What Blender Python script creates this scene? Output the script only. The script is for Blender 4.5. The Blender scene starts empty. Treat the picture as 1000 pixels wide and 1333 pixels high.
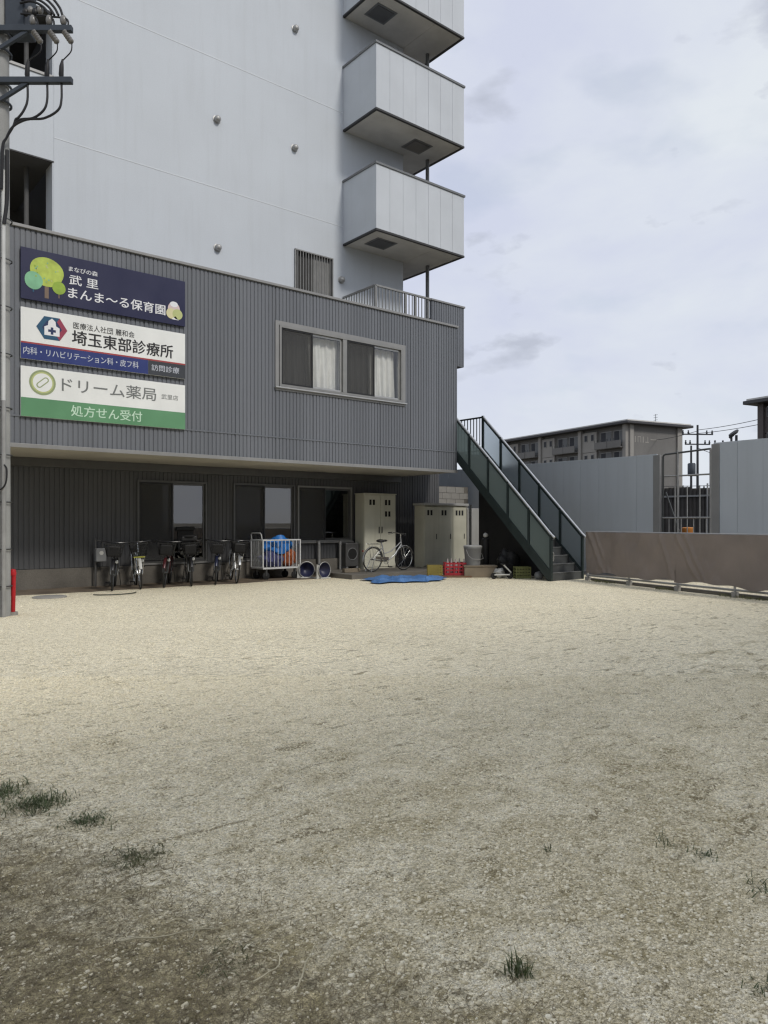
import bpy, bmesh, math, random
import numpy as np
from mathutils import Vector, Matrix, noise as mnoise
R = math.radians
random.seed(7)
SC = bpy.context.scene
COL = SC.collection

# ------------------------------------------------------------------ camera
cam = bpy.data.cameras.new('camera')
cam.sensor_fit = 'VERTICAL'
cam.sensor_height = 36.0
cam.lens = 36.0 * 970.0 / 1333.0
cam.shift_y = 13.5 / 1333.0
cam.clip_start = 0.05
cam.clip_end = 3000
camo = bpy.data.objects.new('camera', cam)
COL.objects.link(camo)
camo.location = (-3.17, -14.28, 1.40)
camo.rotation_euler = (R(90), 0, R(-39.2))
SC.camera = camo

# ------------------------------------------------------------------ sky, sun, exposure
SUN_EL = R(42.0)
SUN_AZ = math.atan2(0.12, -0.99)          # measured from +y towards +x
world = bpy.data.worlds.new('World')
SC.world = world
world.use_nodes = True
nt = world.node_tree
nt.nodes.clear()
def wn(t, **k):
    n = nt.nodes.new(t)
    for a, b in k.items():
        setattr(n, a, b)
    return n
def wl(a, b):
    nt.links.new(a, b)
sky = wn('ShaderNodeTexSky', sky_type='NISHITA', sun_disc=False, sun_elevation=SUN_EL, sun_rotation=SUN_AZ,
         air_density=1.2, dust_density=2.0, ozone_density=1.5)
skys = wn('ShaderNodeMix', data_type='RGBA', blend_type='MULTIPLY')
skys.inputs['Factor'].default_value = 1
skys.inputs['B'].default_value = (0.11, 0.11, 0.11, 1)
wl(sky.outputs['Color'], skys.inputs['A'])
tc = wn('ShaderNodeTexCoord')
mp = wn('ShaderNodeMapping')
mp.inputs['Scale'].default_value = (1.0, 1.0, 1.9)
wl(tc.outputs['Generated'], mp.inputs['Vector'])
n1 = wn('ShaderNodeTexNoise'); n1.inputs['Scale'].default_value = 2.3; n1.inputs['Detail'].default_value = 6; n1.inputs['Roughness'].default_value = 0.55
n1.inputs['Distortion'].default_value = 0.25
mp2 = wn('ShaderNodeMapping'); mp2.inputs['Scale'].default_value = (1.0, 1.0, 2.2); mp2.inputs['Location'].default_value = (0.55, 0.35, 0.0)
wl(tc.outputs['Generated'], mp2.inputs['Vector'])
n2 = wn('ShaderNodeTexNoise'); n2.inputs['Scale'].default_value = 5.6; n2.inputs['Detail'].default_value = 7; n2.inputs['Roughness'].default_value = 0.5
wl(mp.outputs[0], n1.inputs['Vector']); wl(mp2.outputs[0], n2.inputs['Vector'])
r1 = wn('ShaderNodeValToRGB')             # the cloud deck: lavender grey to white
r1.color_ramp.elements[0].position = 0.36; r1.color_ramp.elements[0].color = (0.525, 0.555, 0.665, 1)
r1.color_ramp.elements[1].position = 0.60; r1.color_ramp.elements[1].color = (0.625, 0.66, 0.70, 1)
wl(n1.outputs['Fac'], r1.inputs['Fac'])
r2 = wn('ShaderNodeValToRGB')             # darker ragged scraps below it
r2.color_ramp.elements[0].position = 0.625; r2.color_ramp.elements[0].color = (0, 0, 0, 1)
r2.color_ramp.elements[1].position = 0.73; r2.color_ramp.elements[1].color = (1, 1, 1, 1)
wl(n2.outputs['Fac'], r2.inputs['Fac'])
scrap = wn('ShaderNodeMix', data_type='RGBA')
scrap.inputs['B'].default_value = (0.41, 0.435, 0.51, 1)
wl(r2.outputs['Color'], scrap.inputs['Factor']); wl(r1.outputs['Color'], scrap.inputs['A'])
mp3 = wn('ShaderNodeMapping'); mp3.inputs['Scale'].default_value = (1.0, 1.0, 2.1); mp3.inputs['Location'].default_value = (3.1, 1.7, 0.4)
wl(tc.outputs['Generated'], mp3.inputs['Vector'])
n3 = wn('ShaderNodeTexNoise'); n3.inputs['Scale'].default_value = 10.0; n3.inputs['Detail'].default_value = 7; n3.inputs['Roughness'].default_value = 0.5
wl(mp3.outputs[0], n3.inputs['Vector'])
sz3 = wn('ShaderNodeSeparateXYZ'); wl(tc.outputs['Generated'], sz3.inputs[0])
lo3 = wn('ShaderNodeMapRange'); lo3.inputs['From Min'].default_value = 0.45; lo3.inputs['From Max'].default_value = 0.12; lo3.inputs['To Min'].default_value = -0.09; lo3.inputs['To Max'].default_value = 0.0
wl(sz3.outputs['Z'], lo3.inputs['Value'])
ad3 = wn('ShaderNodeMath', operation='ADD'); wl(n3.outputs['Fac'], ad3.inputs[0]); wl(lo3.outputs[0], ad3.inputs[1])
p3 = wn('ShaderNodeMapRange'); p3.inputs['From Min'].default_value = 0.60; p3.inputs['From Max'].default_value = 0.70; p3.inputs['To Max'].default_value = 0.85
wl(ad3.outputs[0], p3.inputs['Value'])
puff = wn('ShaderNodeMix', data_type='RGBA'); puff.inputs['B'].default_value = (0.40, 0.425, 0.50, 1)
wl(p3.outputs[0], puff.inputs['Factor']); wl(scrap.outputs['Result'], puff.inputs['A'])
r3 = wn('ShaderNodeValToRGB')             # thin places where the blue shows
r3.color_ramp.elements[0].position = 0.30; r3.color_ramp.elements[0].color = (0.80, 0.80, 0.80, 1)
r3.color_ramp.elements[1].position = 0.44; r3.color_ramp.elements[1].color = (0.96, 0.96, 0.96, 1)
wl(n2.outputs['Fac'], r3.inputs['Fac'])
deck = wn('ShaderNodeMix', data_type='RGBA')
wl(r3.outputs['Color'], deck.inputs['Factor']); wl(skys.outputs['Result'], deck.inputs['A']); wl(puff.outputs['Result'], deck.inputs['B'])
bg = wn('ShaderNodeBackground'); bg.inputs['Strength'].default_value = 1.0
wl(deck.outputs['Result'], bg.inputs['Color'])
wo = wn('ShaderNodeOutputWorld'); wl(bg.outputs[0], wo.inputs['Surface'])

sl = bpy.data.lights.new('sun', 'SUN'); sl.energy = 1.5; sl.angle = R(10); sl.color = (1.0, 0.95, 0.87)
so = bpy.data.objects.new('sun', sl); COL.objects.link(so)
sd = Vector((math.sin(SUN_AZ) * math.cos(SUN_EL), math.cos(SUN_AZ) * math.cos(SUN_EL), math.sin(SUN_EL)))
so.rotation_euler = sd.to_track_quat('Z', 'Y').to_euler(); so.location = sd * 60

SC.view_settings.view_transform = 'Standard'
SC.view_settings.look = 'None'
SC.view_settings.exposure = 0.32
SC.view_settings.gamma = 1.0
SC.view_settings.use_curve_mapping = False
SC.render.engine = 'CYCLES'
SC.cycles.max_bounces = 7
SC.cycles.transparent_max_bounces = 12
SC.cycles.caustics_reflective = False
SC.cycles.caustics_refractive = False
SC.cycles.use_denoising = True
SC.cycles.filter_width = 1.3

# ------------------------------------------------------------------ materials
MATS = {}
def mat(name, col, rough=0.6, metal=0.0, var=0.10, vscale=2.0, stretch=(1, 1, 1), fine=0.0, fscale=60.0, bump=0.0, bscale=80.0, spec=0.4,
        streak=0.0, streak_col=(0.12, 0.11, 0.10)):
    m = bpy.data.materials.new(name); m.use_nodes = True
    t = m.node_tree; b = t.nodes['Principled BSDF']
    b.inputs['Roughness'].default_value = rough; b.inputs['Metallic'].default_value = metal
    b.inputs['Specular IOR Level'].default_value = spec
    c = (col[0], col[1], col[2], 1)
    b.inputs['Base Color'].default_value = c
    N = t.nodes.new; L = t.links.new
    co = N('ShaderNodeTexCoord'); mpn = N('ShaderNodeMapping'); mpn.inputs['Scale'].default_value = stretch
    L(co.outputs['Object'], mpn.inputs['Vector'])
    cur = None
    def layer(cur, noise_fac, lo, hi):
        mr = N('ShaderNodeMapRange'); mr.inputs['From Min'].default_value = 0.3; mr.inputs['From Max'].default_value = 0.7
        mr.inputs['To Min'].default_value = lo; mr.inputs['To Max'].default_value = hi
        L(noise_fac, mr.inputs['Value'])
        mx = N('ShaderNodeMix'); mx.data_type = 'RGBA'; mx.blend_type = 'MULTIPLY'; mx.inputs['Factor'].default_value = 1
        if cur is None: mx.inputs['A'].default_value = c
        else: L(cur, mx.inputs['A'])
        L(mr.outputs[0], mx.inputs['B'])
        return mx.outputs['Result']
    if var:
        n = N('ShaderNodeTexNoise'); n.inputs['Scale'].default_value = vscale; n.inputs['Detail'].default_value = 5
        L(mpn.outputs[0], n.inputs['Vector'])
        cur = layer(cur, n.outputs['Fac'], 1 - var, 1 + var)
        rr = N('ShaderNodeMapRange'); rr.inputs['To Min'].default_value = max(0.02, rough - 0.12); rr.inputs['To Max'].default_value = min(1, rough + 0.12)
        L(n.outputs['Fac'], rr.inputs['Value']); L(rr.outputs[0], b.inputs['Roughness'])
    if fine:
        n = N('ShaderNodeTexNoise'); n.inputs['Scale'].default_value = fscale; n.inputs['Detail'].default_value = 3
        L(co.outputs['Object'], n.inputs['Vector'])
        cur = layer(cur, n.outputs['Fac'], 1 - fine, 1 + fine)
    if streak:
        ms = N('ShaderNodeMapping'); ms.inputs['Scale'].default_value = (2.2, 2.2, 0.16); L(co.outputs['Object'], ms.inputs['Vector'])
        n = N('ShaderNodeTexNoise'); n.inputs['Scale'].default_value = 2.0; n.inputs['Detail'].default_value = 7; n.inputs['Roughness'].default_value = 0.62
        L(ms.outputs[0], n.inputs['Vector'])
        mr = N('ShaderNodeMapRange'); mr.inputs['From Min'].default_value = 0.5; mr.inputs['From Max'].default_value = 0.8; mr.inputs['To Max'].default_value = streak
        L(n.outputs['Fac'], mr.inputs['Value'])
        mx = N('ShaderNodeMix'); mx.data_type = 'RGBA'; mx.inputs['B'].default_value = (*streak_col, 1)
        L(mr.outputs[0], mx.inputs['Factor'])
        if cur is None: mx.inputs['A'].default_value = c
        else: L(cur, mx.inputs['A'])
        cur = mx.outputs['Result']
    if cur is not None: L(cur, b.inputs['Base Color'])
    if bump:
        n = N('ShaderNodeTexNoise'); n.inputs['Scale'].default_value = bscale; n.inputs['Detail'].default_value = 4
        L(co.outputs['Object'], n.inputs['Vector'])
        bp = N('ShaderNodeBump'); bp.inputs['Strength'].default_value = bump; bp.inputs['Distance'].default_value = 0.02
        L(n.outputs['Fac'], bp.inputs['Height']); L(bp.outputs[0], b.inputs['Normal'])
    MATS[name] = m
    return m
def glass(name, tint=(0.92, 0.93, 0.93), gl=1.0, rough=0.01, base=0.02):
    m = bpy.data.materials.new(name); m.use_nodes = True; t = m.node_tree; t.nodes.clear(); N = t.nodes.new; L = t.links.new
    tr = N('ShaderNodeBsdfTransparent'); tr.inputs[0].default_value = (*tint, 1)
    g = N('ShaderNodeBsdfGlossy'); g.inputs['Roughness'].default_value = rough; g.inputs['Color'].default_value = (gl, gl, gl, 1)
    fr = N('ShaderNodeFresnel'); fr.inputs['IOR'].default_value = 1.55
    ad = N('ShaderNodeMath'); ad.operation = 'MULTIPLY_ADD'; ad.inputs[1].default_value = 1.5; ad.inputs[2].default_value = base; ad.use_clamp = True
    ge = N('ShaderNodeNewGeometry'); inv = N('ShaderNodeMath'); inv.operation = 'SUBTRACT'; inv.inputs[0].default_value = 1.0; L(ge.outputs['Backfacing'], inv.inputs[1])
    mu = N('ShaderNodeMath'); mu.operation = 'MULTIPLY'; L(ad.outputs[0], mu.inputs[0]); L(inv.outputs[0], mu.inputs[1])
    L(fr.outputs[0], ad.inputs[0])
    mx = N('ShaderNodeMixShader'); L(mu.outputs[0], mx.inputs[0]); L(tr.outputs[0], mx.inputs[1]); L(g.outputs[0], mx.inputs[2])
    o = N('ShaderNodeOutputMaterial'); L(mx.outputs[0], o.inputs[0]); MATS[name] = m
    return m
def screen(name, col, cover):
    m = bpy.data.materials.new(name); m.use_nodes = True; t = m.node_tree; t.nodes.clear(); N = t.nodes.new; L = t.links.new
    tr = N('ShaderNodeBsdfTransparent'); df = N('ShaderNodeBsdfDiffuse'); df.inputs['Color'].default_value = (*col, 1)
    mx = N('ShaderNodeMixShader'); mx.inputs[0].default_value = cover; L(tr.outputs[0], mx.inputs[1]); L(df.outputs[0], mx.inputs[2])
    o = N('ShaderNodeOutputMaterial'); L(mx.outputs[0], o.inputs[0]); MATS[name] = m
    return m
def hazy(name, tint):
    m = bpy.data.materials.new(name); m.use_nodes = True; t = m.node_tree; t.nodes.clear(); N = t.nodes.new; L = t.links.new
    tr = N('ShaderNodeBsdfTransparent'); tr.inputs[0].default_value = (*tint, 1)
    tl = N('ShaderNodeBsdfTranslucent'); tl.inputs[0].default_value = (*[c * 0.75 for c in tint], 1)
    df = N('ShaderNodeBsdfDiffuse'); df.inputs[0].default_value = (tint[0] * 0.36, tint[1] * 0.40, tint[2] * 0.39, 1)
    g = N('ShaderNodeBsdfGlossy'); g.inputs['Roughness'].default_value = 0.12
    a = N('ShaderNodeMixShader'); a.inputs[0].default_value = 0.5; L(tl.outputs[0], a.inputs[1]); L(df.outputs[0], a.inputs[2])
    b = N('ShaderNodeMixShader'); b.inputs[0].default_value = 0.62; L(tr.outputs[0], b.inputs[1]); L(a.outputs[0], b.inputs[2])
    c = N('ShaderNodeMixShader'); c.inputs[0].default_value = 0.05; L(b.outputs[0], c.inputs[1]); L(g.outputs[0], c.inputs[2])
    o = N('ShaderNodeOutputMaterial'); L(c.outputs[0], o.inputs[0]); MATS[name] = m
    return m
def frosted(name, tint, rough=0.3, haze=0.16):
    m = bpy.data.materials.new(name); m.use_nodes = True; t = m.node_tree; t.nodes.clear(); N = t.nodes.new; L = t.links.new
    rf = N('ShaderNodeBsdfRefraction'); rf.inputs['Color'].default_value = (*tint, 1); rf.inputs['Roughness'].default_value = rough; rf.inputs['IOR'].default_value = 1.12
    df = N('ShaderNodeBsdfDiffuse'); df.inputs['Color'].default_value = (tint[0] * 0.35, tint[1] * 0.38, tint[2] * 0.38, 1)
    g = N('ShaderNodeBsdfGlossy'); g.inputs['Roughness'].default_value = 0.08
    m0 = N('ShaderNodeMixShader'); m0.inputs[0].default_value = haze; L(rf.outputs[0], m0.inputs[1]); L(df.outputs[0], m0.inputs[2])
    fr = N('ShaderNodeFresnel'); fr.inputs['IOR'].default_value = 1.4
    ge = N('ShaderNodeNewGeometry'); inv = N('ShaderNodeMath'); inv.operation = 'SUBTRACT'; inv.inputs[0].default_value = 1.0; L(ge.outputs['Backfacing'], inv.inputs[1])
    mu = N('ShaderNodeMath'); mu.operation = 'MULTIPLY'; L(fr.outputs[0], mu.inputs[0]); L(inv.outputs[0], mu.inputs[1])
    m1 = N('ShaderNodeMixShader'); L(mu.outputs[0], m1.inputs[0]); L(m0.outputs[0], m1.inputs[1]); L(g.outputs[0], m1.inputs[2])
    o = N('ShaderNodeOutputMaterial'); L(m1.outputs[0], o.inputs[0]); MATS[name] = m
    return m

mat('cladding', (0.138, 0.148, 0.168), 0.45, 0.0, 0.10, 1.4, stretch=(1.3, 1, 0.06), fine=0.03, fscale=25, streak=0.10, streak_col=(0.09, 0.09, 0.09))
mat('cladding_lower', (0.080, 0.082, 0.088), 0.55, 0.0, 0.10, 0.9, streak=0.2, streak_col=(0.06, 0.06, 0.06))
mat('trim_grey', (0.25, 0.25, 0.25), 0.4, 0.2, 0.06, 3)
mat('soffit', (0.40, 0.38, 0.335), 0.7, 0.0, 0.12, 0.8)
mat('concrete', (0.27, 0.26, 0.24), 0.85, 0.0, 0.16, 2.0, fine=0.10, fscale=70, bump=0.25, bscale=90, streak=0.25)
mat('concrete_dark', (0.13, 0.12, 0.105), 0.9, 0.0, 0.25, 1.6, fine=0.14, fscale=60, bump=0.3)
mat('pole_concrete', (0.30, 0.305, 0.30), 0.8, 0.0, 0.10, 3.0, fine=0.08, fscale=90, bump=0.15, streak=0.25)
mat('tower_paint', (0.52, 0.555, 0.60), 0.75, 0.0, 0.035, 0.7, fine=0.025, fscale=35, bump=0.08, bscale=150, streak=0.22, streak_col=(0.36, 0.375, 0.39))
mat('balcony_paint', (0.50, 0.53, 0.57), 0.6, 0.0, 0.05, 1.2, fine=0.02, streak=0.14, streak_col=(0.30, 0.31, 0.31))
mat('balcony_under', (0.52, 0.51, 0.49), 0.85, 0.0, 0.14, 1.4, fine=0.05)
mat('joint_pale', (0.66, 0.69, 0.72), 0.6, 0.0, 0.05, 2)
mat('dark_edge', (0.035, 0.035, 0.037), 0.6, 0.0, 0.1, 4)
mat('cap_grey', (0.16, 0.165, 0.17), 0.45, 0.4, 0.08, 4)
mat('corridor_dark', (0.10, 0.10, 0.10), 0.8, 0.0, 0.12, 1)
mat('alu', (0.42, 0.42, 0.41), 0.38, 0.7, 0.06, 6)
mat('alu_dull', (0.24, 0.24, 0.235), 0.45, 0.4, 0.08, 6)
mat('bronze', (0.11, 0.11, 0.11), 0.4, 0.5, 0.08, 6)
mat('black_frame', (0.012, 0.012, 0.013), 0.4, 0.0, 0.1, 6)
mat('curtain', (0.80, 0.78, 0.74), 0.9, 0.0, 0.06, 6)
mat('curtain_dark', (0.45, 0.44, 0.43), 0.9, 0.0, 0.10, 6)
mat('blind_grey', (0.06, 0.063, 0.063), 0.9, 0, 0.1, 3)
mat('room_dark', (0.05, 0.05, 0.05), 0.9, 0.0, 0.1, 1)
glass('window_glass')
screen('screen_mesh', (0.085, 0.086, 0.087), 0.50)
glass('coated_glass', (0.72, 0.74, 0.74), 1.0, 0.012, 0.07)
mat('sign_navy', (0.020, 0.022, 0.062), 0.35, 0, 0.06, 1.5)
mat('sign_white', (0.76, 0.775, 0.765), 0.35, 0, 0.05, 1.5, streak=0.10, streak_col=(0.4, 0.4, 0.38))
mat('sign_blue', (0.030, 0.045, 0.17), 0.35, 0, 0.06, 1.5)
mat('sign_slate', (0.050, 0.055, 0.065), 0.35, 0, 0.06, 1.5)
mat('sign_red', (0.35, 0.06, 0.06), 0.35, 0, 0.05, 2)
mat('sign_green', (0.115, 0.27, 0.145), 0.35, 0, 0.10, 1.2)
mat('print_white', (0.74, 0.75, 0.78), 0.4, 0, 0.03)
mat('print_pale', (0.52, 0.55, 0.62), 0.4, 0, 0.03)
mat('print_black', (0.022, 0.022, 0.025), 0.4, 0, 0.03)
mat('print_grey', (0.17, 0.18, 0.18), 0.4, 0, 0.03)
mat('print_mint', (0.52, 0.70, 0.56), 0.4, 0, 0.03)
mat('leaf_lime', (0.42, 0.52, 0.09), 0.45, 0, 0.22, 6)
mat('leaf_mint', (0.20, 0.45, 0.27), 0.45, 0, 0.15, 6)
mat('leaf_green', (0.27, 0.40, 0.05), 0.45, 0, 0.15, 6)
mat('print_brown', (0.17, 0.12, 0.09), 0.5, 0, 0.1)
mat('print_teal', (0.022, 0.085, 0.16), 0.4, 0, 0.05)
mat('print_crimson', (0.30, 0.05, 0.09), 0.4, 0, 0.05)
mat('print_navy', (0.02, 0.035, 0.10), 0.4, 0, 0.05)
mat('print_pink', (0.62, 0.50, 0.50), 0.5, 0, 0.05)
mat('print_cream', (0.64, 0.60, 0.36), 0.5, 0, 0.05)
mat('print_olive', (0.46, 0.50, 0.22), 0.5, 0, 0.05)
mat('print_khaki', (0.27, 0.32, 0.17), 0.5, 0, 0.08)
mat('stair_green', (0.028, 0.040, 0.040), 0.4, 0.2, 0.1, 4)
mat('stair_steel', (0.085, 0.09, 0.092), 0.55, 0.4, 0.15, 4)
mat('rail_alu', (0.50, 0.51, 0.52), 0.35, 0.7, 0.05, 5)
hazy('panel_near', (0.60, 0.66, 0.64))
frosted('panel_far', (0.82, 0.86, 0.88), 0.34)
mat('locker_cream', (0.55, 0.545, 0.455), 0.5, 0.0, 0.08, 2, streak=0.2, streak_col=(0.2, 0.16, 0.1))
mat('shed_cream_shaded', (0.42, 0.41, 0.335), 0.5, 0.0, 0.10, 2, streak=0.25, streak_col=(0.2, 0.16, 0.1))  # greenish cream, darkened so the colour carries the shade under the landing
mat('locker_grey', (0.32, 0.32, 0.31), 0.5, 0.0, 0.08, 2, streak=0.2)
mat('vent_black', (0.008, 0.008, 0.008), 0.8, 0, 0)
mat('rubber', (0.014, 0.014, 0.014), 0.8, 0, 0.15, 10)
mat('chrome', (0.55, 0.56, 0.57), 0.22, 0.9, 0.05, 8)
mat('dark_chrome', (0.085, 0.088, 0.09), 0.42, 0.7, 0.05, 8)
mat('bike_black', (0.014, 0.014, 0.016), 0.3, 0.1, 0.1, 6)
mat('bike_green', (0.02, 0.035, 0.03), 0.3, 0.1, 0.1, 6)
mat('bike_red', (0.06, 0.012, 0.014), 0.3, 0.1, 0.1, 6)
mat('bike_navy', (0.014, 0.018, 0.045), 0.3, 0.1, 0.1, 6)
mat('bike_silver', (0.40, 0.41, 0.42), 0.3, 0.6, 0.05, 6)
mat('basket_black', (0.012, 0.012, 0.012), 0.5, 0, 0.1, 6)
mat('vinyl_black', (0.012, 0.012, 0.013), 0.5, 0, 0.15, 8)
mat('yellow_plastic', (0.42, 0.42, 0.07), 0.5, 0, 0.08, 6)
mat('lamp_lens', (0.6, 0.62, 0.62), 0.12, 0, 0.03, 6)
mat('reflector_red', (0.25, 0.01, 0.01), 0.2, 0, 0.03, 6)
mat('white_steel', (0.55, 0.56, 0.57), 0.4, 0.1, 0.06, 6)
mat('blue_sheet', (0.022, 0.16, 0.50), 0.45, 0, 0.15, 5, bump=0.2, bscale=40)
mat('indigo_cloth', (0.05, 0.055, 0.14), 0.85, 0, 0.2, 6, bump=0.2, bscale=30)
mat('orange_cloth', (0.28, 0.075, 0.025), 0.85, 0, 0.2, 6)
mat('navy_shell', (0.022, 0.024, 0.06), 0.4, 0, 0.1, 5)
mat('white_plastic', (0.45, 0.45, 0.43), 0.5, 0, 0.08, 5)
mat('crate_olive', (0.15, 0.16, 0.06), 0.6, 0, 0.15, 5)
mat('crate_yellow', (0.25, 0.20, 0.05), 0.5, 0, 0.12, 5)
mat('crate_red', (0.34, 0.025, 0.035), 0.5, 0, 0.12, 5)
mat('bottle_clear', (0.42, 0.36, 0.36), 0.15, 0, 0.1, 9)
mat('tarp_blue', (0.07, 0.165, 0.36), 0.45, 0, 0.22, 3, fine=0.10, fscale=40, bump=0.15, bscale=60)
mat('timber_brown', (0.15, 0.085, 0.05), 0.85, 0, 0.2, 3, bump=0.2)
mat('planter_brown', (0.20, 0.165, 0.12), 0.8, 0, 0.15, 3, bump=0.2)
mat('tub_grey', (0.17, 0.175, 0.18), 0.6, 0, 0.12, 4)
mat('mesh_sheet', (0.215, 0.182, 0.163), 0.75, 0, 0.12, 1.5, fine=0.12, fscale=220, bump=0.12, bscale=300)
mat('galvanised', (0.34, 0.34, 0.335), 0.5, 0.5, 0.12, 5)
mat('hoarding', (0.47, 0.51, 0.555), 0.5, 0.1, 0.04, 0.8, streak=0.10, streak_col=(0.2, 0.2, 0.2))
mat('rust_dark', (0.075, 0.07, 0.066), 0.8, 0.1, 0.25, 2, streak=0.3, streak_col=(0.1, 0.06, 0.04))
mat('orange_plastic', (0.45, 0.17, 0.03), 0.6, 0, 0.1, 5)
mat('danchi_wall', (0.150, 0.147, 0.143), 0.85, 0, 0.10, 0.35, fine=0.05, fscale=6, streak=0.3, streak_col=(0.12, 0.11, 0.1))
mat('danchi_light', (0.27, 0.26, 0.245), 0.85, 0, 0.08, 0.4, streak=0.2)
mat('danchi_brown', (0.085, 0.075, 0.075), 0.85, 0, 0.10, 0.4, streak=0.2, streak_col=(0.05, 0.045, 0.04))
mat('danchi_roof', (0.05, 0.05, 0.055), 0.6, 0, 0.1, 1)
mat('parapet_white', (0.55, 0.54, 0.52), 0.7, 0, 0.08, 1)
mat('far_dark', (0.03, 0.033, 0.04), 0.7, 0, 0.1, 2)
mat('cable_black', (0.012, 0.012, 0.014), 0.5, 0, 0)
mat('insulator', (0.20, 0.195, 0.19), 0.25, 0, 0.08, 9)
mat('arm_steel', (0.055, 0.065, 0.08), 0.55, 0.4, 0.15, 5)
mat('conduit_pale', (0.55, 0.56, 0.56), 0.5, 0, 0.08, 5)
mat('red_paint', (0.40, 0.012, 0.018), 0.45, 0, 0.12, 6)
mat('earth', (0.17, 0.15, 0.115), 0.95, 0, 0.2, 0.15, fine=0.12, fscale=3)
mat('damp_earth', (0.125, 0.098, 0.070), 0.95, 0, 0.3, 2.5, fine=0.25, fscale=45, bump=0.5, bscale=40)
mat('asphalt', (0.055, 0.055, 0.056), 0.9, 0, 0.15, 0.4, fine=0.1, fscale=40)
mat('weed_green', (0.075, 0.098, 0.034), 0.6, 0, 0.25, 12)
mat('moss_green', (0.11, 0.115, 0.05), 0.8, 0, 0.35, 5)
mat('straw', (0.58, 0.52, 0.36), 0.8, 0, 0.25, 9)
mat('stem_dark', (0.22, 0.18, 0.11), 0.85, 0, 0.3, 9)
mat('iron_cover', (0.10, 0.095, 0.085), 0.7, 0.4, 0.2, 6, bump=0.3, bscale=50)
mat('hose', (0.05, 0.055, 0.04), 0.6, 0, 0.1, 6)

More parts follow.
